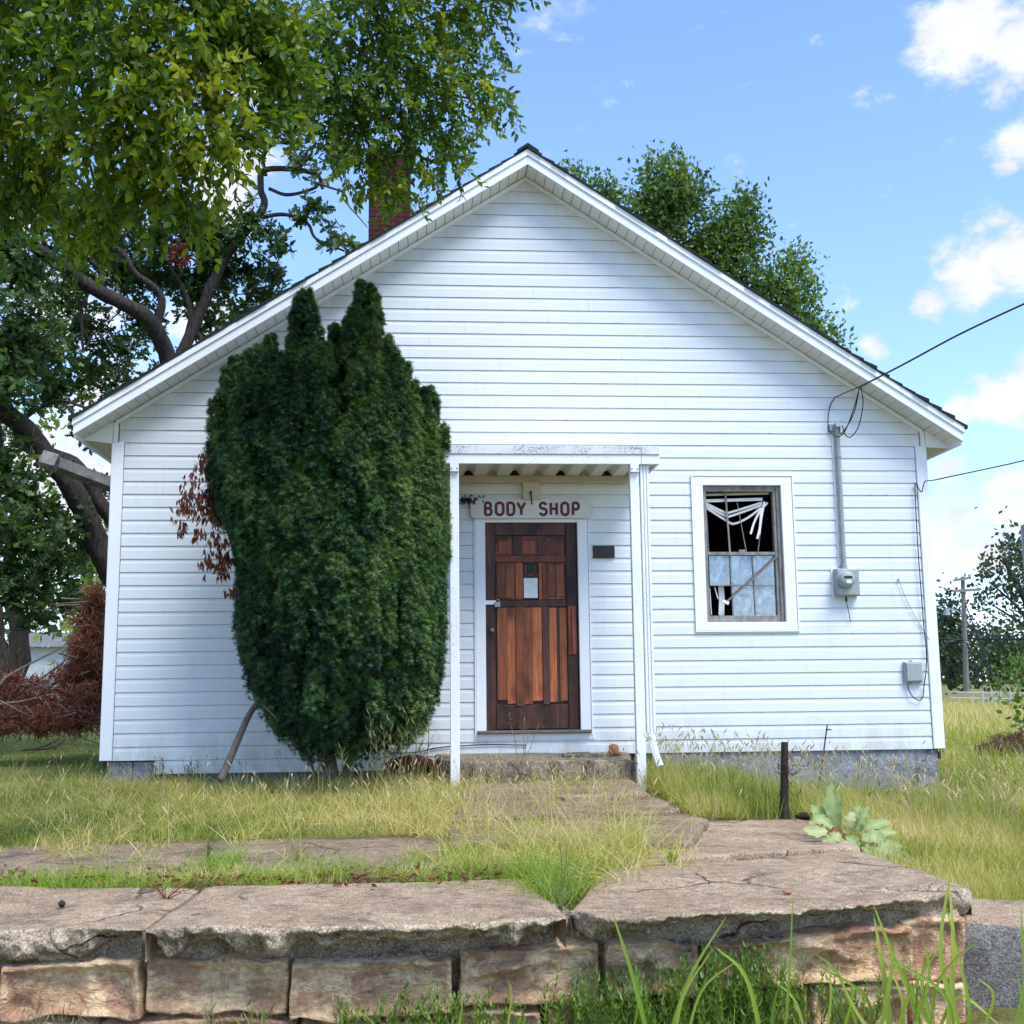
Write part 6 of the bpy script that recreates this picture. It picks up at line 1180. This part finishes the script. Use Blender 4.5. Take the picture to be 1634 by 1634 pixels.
# strip between slabs left of centre
xy = np.array([gy(RNG.uniform(-250, 860), RNG.uniform(1392, 1418), ZC)[:2] for _ in range(9000)]); xy = xy[n2(xy, 2.5, 6) > -.18]; field('strip_grass', xy, .045, .004, 'grass_green', np.clip(.45+RNG.normal(size=len(xy))*.2, 0, 1), .6, (.6, 1.1, 1.6), 'short green grass strip behind the front slabs')
# right-hand tall grass with seed heads
xy = scatter(150000, 4.2, 12, -6.0, .5); xy = xy[lawnmask(xy)]; near = (xy[:, 1] > -2.6)
xy = xy[RNG.random(len(xy)) < np.where((xy[:, 0] > 6.0) & (xy[:, 1] > -1.6), .25, 1)]; t_ = .42+n2(xy, .8, 14)*.9+n2(xy, 3.0, 15)*.4+RNG.normal(size=len(xy))*.15+np.where(xy[:, 0] < 7, .05, -.05)
field('tall_grass', xy, .15, .0045, 'grass', t_, .28, (.15, .4, .8), 'tall green grass in front of the foundation and right of the platform')
xy = scatter(26000, 7.9, 16, .0, 12); hc_ = D(1624, 1206, 17); xy = xy[~((np.abs(xy[:, 0]-hc_[0]) < .8) & (xy[:, 1] > hc_[1]-2.2) & (xy[:, 1] < hc_[1]+.4))]; field('side_grass', xy, .26, .007, 'grass', np.clip(.48+n2(xy, .5, 17)*.7+RNG.normal(size=len(xy))*.17, 0, 1), .3, (.2, .5, .9), 'high mixed green and tan grass right of the house corner')
xy = scatter(42000, 9.5, 34, 10, 48); xy = xy[(xy[:, 0]-3) < (xy[:, 1]+11.5)*.62]; field('field_grass', xy, .42, .022, 'grass', np.clip(.66+n2(xy, .25, 18)*.7+RNG.normal(size=len(xy))*.16, 0, 1), .3, (.2, .5, .9), 'tawny yellow field of high dry grass at the right')
xy = scatter(26000, -6, .0, .0, 12); field('shade_grass', xy, .07, .007, 'grass', np.clip(.25+n2(xy, .5, 19)*.5+RNG.normal(size=len(xy))*.12, 0, 1), .5, (.3, .8), 'shaded green grass left of the house under the oak')  # blades tinted darker here: the shade beside the house put into their colour
# seed heads
def seedheads(cs_, hmean, label, name, lean=.12, hs=.05):
    n = len(cs_); h = hmean*RNG.uniform(.7, 1.35, n); z = H(cs_[:, 0], cs_[:, 1]); st_t = []; a = RNG.uniform(0, 6.28, n); la = RNG.uniform(.02, .35, n)*h; Vs, Fs, Ts, b = [], [], [], 0
    for i in range(n):
        base = np.array([cs_[i, 0], cs_[i, 1], z[i]]); tip = base+np.array([math.cos(a[i])*la[i], math.sin(a[i])*la[i], h[i]]); mid = base+(tip-base)*.55-np.array([math.cos(a[i]), math.sin(a[i]), 0])*la[i]*.12
        v, f = tube([base, mid, tip], [.0013, .0011, .0009], 3); Vs.append(v); Fs.append(f+b); b += len(v); Ts.append(np.full(len(v), .35)); d_ = tip-mid; d_ /= np.linalg.norm(d_); d_ += np.array([math.cos(a[i]), math.sin(a[i]), -.25])*.4; l = hs*RNG.uniform(.6, 1.3)
        v, f = tube([tip, tip+d_*l*.3, tip+d_*l*.7, tip+d_*l], [.0015, .0052, .0048, .001], 5); Vs.append(v); Fs.append(f+b); b += len(v); Ts.append(np.full(len(v), RNG.uniform(0, 1)))
    o = obj(name, np.concatenate(Vs), np.concatenate(Fs), 'seed', tint=np.concatenate(Ts), kind='stuff'); tag(o, label, 'grass')
c_ = scatter(1500, 4.9, 9.5, -3.4, -.05); c_ = c_[lawnmask(c_)]; c_ = c_[~((c_[:, 0] > 6.3) & (c_[:, 1] > -1.8) & (RNG.random(len(c_)) < .75))]; seedheads(c_, .34, 'bristly pale foxtail seed heads rising before the right siding', 'foxtail_grass')
c_ = np.concatenate([scatter(330, -2.2, 5.2, -3.6, -.3), scatter(160, 2.6, 4.6, -3.2, -.9)]); c_ = c_[~inside(c_, step)]; seedheads(c_, .24, 'scattered foxtail seed heads over the front lawn and walk', 'foxtail_grass')
# leaf litter on slabs' edge and under the yew
n = 700; xy = np.concatenate([np.array([gy(RNG.uniform(-100, 860), 1402+RNG.normal()*7, ZC)[:2] for _ in range(320)]), np.stack([RNG.uniform(1.6, 3.3, 380), RNG.uniform(-1.2, -.1, 380)], -1)]); n = len(xy); z = np.maximum(H(xy[:, 0], xy[:, 1]), np.where(xy[:, 1] < -4, ZC, -9))+.012
R = rotmats(n, np.stack([RNG.normal(size=n), RNG.normal(size=n), RNG.random(n)*.25], -1), RNG.uniform(0, 6.28, n)); V, F, T = batch([(*leaf_shape(.05, .022, .5, .3), np.full(12, .5))], np.zeros(n, int), R, RNG.uniform(.5, 1.1, n), np.stack([xy[:, 0], xy[:, 1], z], -1), RNG.uniform(0, 1, n), .1)
o = obj('leaf_litter', V, F, 'dead_leaf', tint=T, kind='stuff'); tag(o, 'rust brown fallen leaves along the slab joint and beneath the yew', 'leaf litter')
# ------------------------------------------------------------------ mullein
mu = thing('mullein_plant', 'large woolly pale green mullein rosette beside the platform corner', 'plant', G(1345, 1335, -.42))
mc = G(1345, 1338, ZC); my = mc[1]
def bigleaf(a, m_, b, w, parent, mat, name='leaf', cup=.25, tint=.5, yb_=None, wav=.012):
    """leaf through three 3D points, width w, with midrib fold and wavy rim"""
    s = spline([a, m_, b], 6); n = len(s); T_ = np.gradient(s, axis=0); T_ /= np.linalg.norm(T_, axis=1)[:, None]; toc = CAM-s[n//2]; toc /= np.linalg.norm(toc); V = []; tt = []
    for i in range(n):
        u = i/(n-1); ww = w*(math.sin(math.pi*min(1, u*.92+.06))**.75)*(1 if u < .97 else .4); sd_ = np.cross(T_[i], toc+np.array([0, 0, .6])); sd_ /= np.linalg.norm(sd_); nn = np.cross(sd_, T_[i])
        for k_, q in enumerate((-1, -.5, 0, .5, 1)): V.append(s[i]+sd_*q*ww/2+nn*(cup*ww*(q*q)*.5+wav*math.sin(i*2.1+k_*1.7+a[0]*50)*abs(q))); tt.append(tint+(.25 if k_ == 2 else 0)+.08*math.sin(i*1.3+k_*2))
    F = np.array([(i*5+k_, i*5+k_+1, (i+1)*5+k_+1, (i+1)*5+k_) for i in range(n-1) for k_ in range(4)]); return obj(name, V, F, mat, parent, smooth=True, tint=np.clip(tt, 0, 1))
for i, (bx_, by_, mx_, my_, tx_, ty_, w, dy, tn) in enumerate(((1335, 1325, 1330, 1290, 1327, 1256, .13, .05, .45), (1325, 1325, 1308, 1300, 1298, 1285, .12, .10, .5), (1318, 1328, 1320, 1305, 1316, 1272, .10, .14, .6), (1330, 1322, 1310, 1308, 1295, 1316, .09, -.02, .7), (1320, 1325, 1302, 1328, 1285, 1322, .10, -.1, .8),
    (1350, 1330, 1356, 1310, 1362, 1298, .09, 0, .95), (1352, 1328, 1365, 1300, 1372, 1287, .09, .12, .4), (1362, 1328, 1376, 1308, 1384, 1290, .08, .1, .45), (1372, 1330, 1390, 1318, 1418, 1312, .10, .08, .5), (1380, 1335, 1400, 1330, 1428, 1328, .09, .05, .6), (1350, 1335, 1364, 1345, 1370, 1352, .10, -.06, .5),
    (1375, 1340, 1398, 1336, 1410, 1350, .12, -.02, .75), (1380, 1350, 1420, 1360, 1480, 1392, .13, -.05, .85), (1375, 1352, 1400, 1366, 1450, 1382, .07, -.15, .6), (1378, 1345, 1400, 1342, 1440, 1352, .08, .02, .6), (1340, 1330, 1330, 1338, 1315, 1342, .10, -.15, .7))):
    pt = lambda x, y, e=0: P(x, y, my+dy+e); bigleaf(pt(bx_, by_), pt(mx_, my_, -.02), pt(tx_+(tx_-bx_)*.12, ty_+(ty_-by_)*.10), w*.80, mu, 'mullein', tint=tn-.2)
bigleaf(P(1320, 1330, my-.1), P(1335, 1328, my-.12), P(1348, 1338, my-.12), .06, mu, 'dead_leaf', tint=.9)
# ------------------------------------------------------------------ roadside weeds along the foot of the wall
def stem_weed(x, y0, h, yy, mat, parts, nl=14, ll=.05, lw=.010, lean=0, arch=.4):
    b = np.array([x, yy, y0]); top = b+np.array([lean, RNG.uniform(-.04, .04), h]); mid = (b+top)/2+np.array([RNG.normal()*.02, 0, 0]); s = spline([b, mid, top], 5); parts.append(tube(s, np.linspace(.0025, .001, len(s)), 3))
    for i in range(nl):
        t = .1+.9*i/nl; c = s[int(t*(len(s)-1))]; a = i*2.4+RNG.uniform(-.4, .4); d_ = np.array([math.cos(a), math.sin(a), RNG.uniform(.2, .8)]); parts.append(leaf_shape(ll*RNG.uniform(.6, 1.2)*(1.1-t*.5), lw, .3, arch, c, d_, np.cross(d_, [0, 0, 1.])))
def weeds(name, label, spots, mat, z0=-.88, fy=lambda x: yf(x)-.12, **kw):
    parts = []
    for px_, k_, h, sp_ in spots:
        for i in range(k_):
            x = P(px_+RNG.normal()*sp_, 1600, yf(2))[0]; yy = fy(x)+RNG.uniform(-.12, .08); stem_weed(x, z0, h*RNG.uniform(.6, 1.15), yy, mat, parts, lean=RNG.normal()*.05, **kw)
    V, F, T = join(parts, RNG.uniform(.1, .9, len(parts))); o = obj(name, V, F, mat, tint=T, kind='stuff'); tag(o, label, 'weeds')
weeds('wall_weeds', 'small leafy green weeds along the foot of the stone wall', [(640, 10, .24, 30), (700, 14, .26, 30), (780, 12, .20, 30), (920, 26, .28, 22), (1000, 26, .27, 35), (1080, 34, .30, 35), (1150, 40, .36, 35), (1200, 30, .34, 30), (1270, 14, .28, 30), (1350, 10, .22, 30), (550, 6, .18, 20)], 'weed', nl=20, ll=.055, lw=.012)
weeds('dry_weeds', 'dry pinkish weed sprigs before the left stones', [(60, 8, .24, 25), (110, 8, .28, 18), (150, 6, .22, 12), (335, 6, .30, 8), (410, 7, .26, 6), (590, 5, .22, 12), (1450, 8, .3, 30)], 'weed_dry', nl=12, ll=.06, lw=.006)
weeds('house_weeds', 'sparse weeds at the foot of the left siding', [(250, 0, 0, 0)], 'weed', nl=10) if False else None
parts = []
for px_ in list(RNG.uniform(240, 345, 16))+list(RNG.uniform(560, 700, 14)): x = P(px_, 1230, -.15)[0]; stem_weed(x, -.2, RNG.uniform(.12, .26), -.15+RNG.uniform(-.1, .05), 'weed', parts, nl=10, ll=.05, lw=.011)
V, F, T = join(parts, RNG.uniform(0, .5, len(parts))); o = obj('siding_weeds', V, F, 'leaf_oak', tint=T, kind='stuff'); tag(o, 'small dark weeds growing against the bottom of the siding', 'weeds')
YWL = {590: 'tall pale weed at the left of the cluster before the yew foot', 612: 'pale weed second from the left among the taller ones before the yew', 622: 'pale star-topped weed just left of the middle of the cluster by the yew', 648: 'second tallest pale weed right of the middle of the yew foot cluster',
       662: 'pale weed between the two tallest weeds right of the yew foot', 682: 'tallest pale weed at the right end of the cluster by the yew', 600: 'short pale weed low at the left of the cluster before the yew', 640: 'short pale weed low at the middle of the cluster before the yew', 545: 'lowest pale weed standing apart at the left under the yew', 670: 'short pale weed low at the right of the cluster before the yew'}
for px_, ty in ((590, 1140), (612, 1165), (622, 1150), (648, 1138), (662, 1155), (682, 1128), (600, 1175), (640, 1170), (545, 1195), (670, 1180)):
    t = thing('yew_weed', YWL[px_], 'weed', P(px_, 1232, -1.75), 'pale weeds at the foot of the yew'); parts = []
    p0 = P(px_-4, 1236, -1.75); p1 = P(px_, ty, -1.75); s = spline([p0, (p0+p1)/2+np.array([.02, 0, 0]), p1], 5); parts.append(tube(s, np.linspace(.004, .002, len(s)), 4))
    for i in range(15):
        tq = .35+.65*i/14; c = s[int(tq*(len(s)-1))]; a = i*2.4; d_ = np.array([math.cos(a), math.sin(a), .45]); parts.append(leaf_shape(.085*(1.15-.3*tq), .011, .3, .45, c, d_, np.cross(d_, [0, 0, 1.])))
    V, F, T = join(parts, RNG.uniform(.0, .6, len(parts))); obj('leaves', V, F, 'weed_dry', t, tint=T, kind='stuff')
t = thing('joint_weed', 'tall spindly weed rising from the gap between the two front right slabs', 'weed', G(893, 1440, ZC)); parts = []
yw = G(893, 1440, ZC)[1]
for a, b in (((893, 1445), (893, 1335)), ((893, 1440), (868, 1370)), ((893, 1440), (925, 1365)), ((890, 1445), (850, 1400)), ((896, 1445), (940, 1395)), ((893, 1430), (905, 1350))):
    p0, p1 = P(*a, yw), P(*b, yw); s = spline([p0, (p0+p1)/2+np.array([.01, 0, 0]), p1], 5); parts.append(tube(s, np.linspace(.003, .0012, len(s)), 4))
    for i in range(10): tq = .2+.8*i/9; c = s[int(tq*(len(s)-1))]; an = i*2.4; d_ = np.array([math.cos(an), math.sin(an), .5]); parts.append(leaf_shape(.035, .004, .3, .4, c, d_, np.cross(d_, [0, 0, 1.])))
V, F, T = join(parts, RNG.uniform(.2, .8, len(parts))); obj('leaves', V, F, 'weed_dry', t, tint=T, kind='stuff')
t = thing('red_sprig', 'low reddish branching sprig in the joint of the front left slabs', 'weed', G(265, 1432, ZC)); parts = []; yw = G(265, 1432, ZC)[1]
for i in range(16):
    p0 = P(265, 1436, yw); p1 = P(265+RNG.uniform(-55, 60), 1432-RNG.uniform(5, 35), yw+RNG.uniform(-.15, .15)); s = spline([p0, (p0+p1)/2+np.array([0, 0, .015]), p1], 4); parts.append(tube(s, np.linspace(.0022, .001, len(s)), 3))
    for k_ in range(6): c = s[int((.4+.6*k_/5)*(len(s)-1))]; an = k_*2.4; d_ = np.array([math.cos(an), math.sin(an), .6]); parts.append(leaf_shape(.02, .004, .3, .3, c, d_, np.cross(d_, [0, 0, 1.])))
V, F, T = join(parts, RNG.uniform(.2, 1, len(parts))); obj('leaves', V, F, 'dead_leaf', t, tint=T, kind='stuff')
t = thing('step_weed', 'spindly weed growing before the door step left of centre', 'weed', P(834, 1225, -1.0)); parts = []
for a, b in (((832, 1226), (836, 1150)), ((826, 1215), (812, 1142)), ((834, 1220), (858, 1160)), ((830, 1222), (842, 1175))):
    p0, p1 = P(*a, -1.), P(*b, -1.); s = spline([p0, (p0+p1)/2+np.array([.01, 0, 0]), p1], 5); parts.append(tube(s, np.linspace(.003, .0015, len(s)), 4))
    for i in range(12): tq = .3+.7*i/11; c = s[int(tq*(len(s)-1))]; an = i*2.4; d_ = np.array([math.cos(an), math.sin(an), .3]); parts.append(leaf_shape(.05, .007, .3, .4, c, d_, np.cross(d_, [0, 0, 1.])))
V, F, T = join(parts, RNG.uniform(.2, .8, len(parts))); obj('leaves', V, F, 'weed_dry', t, tint=T, kind='stuff')
yb2 = thing('yellow_sprout', 'small bright yellow green sprout in the crack of the platform slab', 'plant', G(1071, 1376, ZC))
for i in range(7): a = G(1071, 1377, ZC); an = i*.9; b = a+np.array([math.cos(an)*.06, math.sin(an)*.03, .05+.02*(i % 2)]); bigleaf(a, (a+b)/2+np.array([0, 0, .012]), b, .028, yb2, 'grass_green', tint=.95)
# big grass clumps in the foreground
def blade3(pts, w, parent, tint, name='grass_blade', mat='grass_green'):
    s = spline(pts, 7); n = len(s); T_ = np.gradient(s, axis=0); T_ /= np.linalg.norm(T_, axis=1)[:, None]; V = []; toc = np.array([.25, -1, .1])
    for i in range(n): u = i/(n-1); ww = w*min(1, .45+u*2)*(1-u)**.6+.0004; sd_ = np.cross(T_[i], toc); sd_ /= np.linalg.norm(sd_)+1e-9; nn = np.cross(sd_, T_[i]); V += [s[i]-sd_*ww/2+nn*ww*.18, s[i], s[i]+sd_*ww/2+nn*ww*.18]
    F = np.array([(i*3+k_, i*3+k_+1, (i+1)*3+k_+1, (i+1)*3+k_) for i in range(n-1) for k_ in range(2)]); return obj(name, V, F, mat, parent, smooth=True, tint=np.clip(np.linspace(tint-.1, tint+.15, 3*n), 0, 1))
fy = yf(2.0)-.18
clumps = [('tallest reed-like grass clump at the right end of the stone wall', 1500, [((1530, 1560, 1640), (1500, 1520), (1520, 1370), 10), ((1500, 1660), (1440, 1560), (1392, 1440), 11), ((1495, 1660), (1470, 1560), (1500, 1500), 8), ((1510, 1660), (1520, 1530), (1515, 1400), 12), ((1490, 1660), (1530, 1590), (1600, 1640), 7), ((1540, 1660), (1545, 1600), (1508, 1440), 9), ((1480, 1660), (1455, 1600), (1440, 1530), 7), ((1560, 1660), (1585, 1590), (1560, 1560), 6), ((1525, 1660), (1500, 1580), (1380, 1510), 7), ((1480, 1660), (1500, 1560), (1560, 1500), 6), ((1600, 1680), (1628, 1600), (1622, 1550), 6), ((1630, 1680), (1634, 1560), (1628, 1440), 8)]),
          ('broad bladed grass clump before the long pale stone', 1400, [((1420, 1670), (1410, 1560), (1394, 1460), 12), ((1400, 1670), (1420, 1560), (1430, 1500), 9), ((1430, 1670), (1445, 1600), (1500, 1510), 7), ((1390, 1670), (1380, 1590), (1290, 1533), 7), ((1410, 1670), (1370, 1620), (1340, 1560), 7), ((1430, 1670), (1440, 1600), (1410, 1520), 8), ((1380, 1680), (1340, 1560), (1300, 1520), 6), ((1440, 1680), (1480, 1570), (1475, 1500), 6), ((1450, 1680), (1462, 1600), (1460, 1530), 6)]),
          ('arching blue green grass clump before the small orange stone', 1080, [((1060, 1680), (1100, 1560), (1160, 1460), 7), ((1075, 1680), (1090, 1590), (1140, 1510), 5), ((1220, 1680), (1190, 1560), (1140, 1510), 8), ((1040, 1680), (1010, 1560), (975, 1450), 8), ((1250, 1680), (1260, 1540), (1265, 1430), 5), ((1090, 1680), (1120, 1580), (1180, 1530), 5), ((1290, 1680), (1270, 1600), (1230, 1560), 5), ((1310, 1690), (1325, 1600), (1322, 1530), 5), ((1330, 1690), (1360, 1590), (1350, 1560), 5), ((1225, 1690), (1235, 1600), (1250, 1560), 5)]),
          ('thin grass clump in front of the middle stones', 830, [((800, 1700), (815, 1600), (810, 1560), 3), ((415, 1690), (402, 1640), (404, 1590), 3), ((425, 1690), (420, 1640), (420, 1600), 3), ((400, 1690), (385, 1640), (370, 1620), 3), ((720, 1690), (735, 1620), (740, 1575), 3), ((1000, 1690), (1018, 1600), (1012, 1530), 4), ((610, 1690), (600, 1640), (570, 1610), 3)])]
for lab, cxp, bl in clumps:
    t = thing('grass_clump', lab, 'grass clump', (P(cxp, 1600, fy)[0], fy, -.88), 'tall grass clumps before the stone wall')
    for i, q in enumerate(bl):
        a, m_, b, w = q[0], q[1], q[2], q[3]; dy = RNG.uniform(-.12, .06); blade3([P(a[0], a[-1], fy+dy), P(m_[0], m_[1], fy+dy-.03), P(b[0], b[1], fy+dy-.06)], w*4.6/FPX*1.35, t, RNG.uniform(.25, .9))
xy = scatter(5200, -2.4, 4.6, -8.0, -6.2); yy = yf(xy[:, 0]); xy = xy[(xy[:, 1] < yy-.05) & (xy[:, 1] > yy-.5)]; field('verge_grass', xy, .13, .005, 'grass_green', np.clip(.4+RNG.normal(size=len(xy))*.2, 0, 1), .5, (.3, .8, 1.3), 'rough verge grass at the foot of the wall')
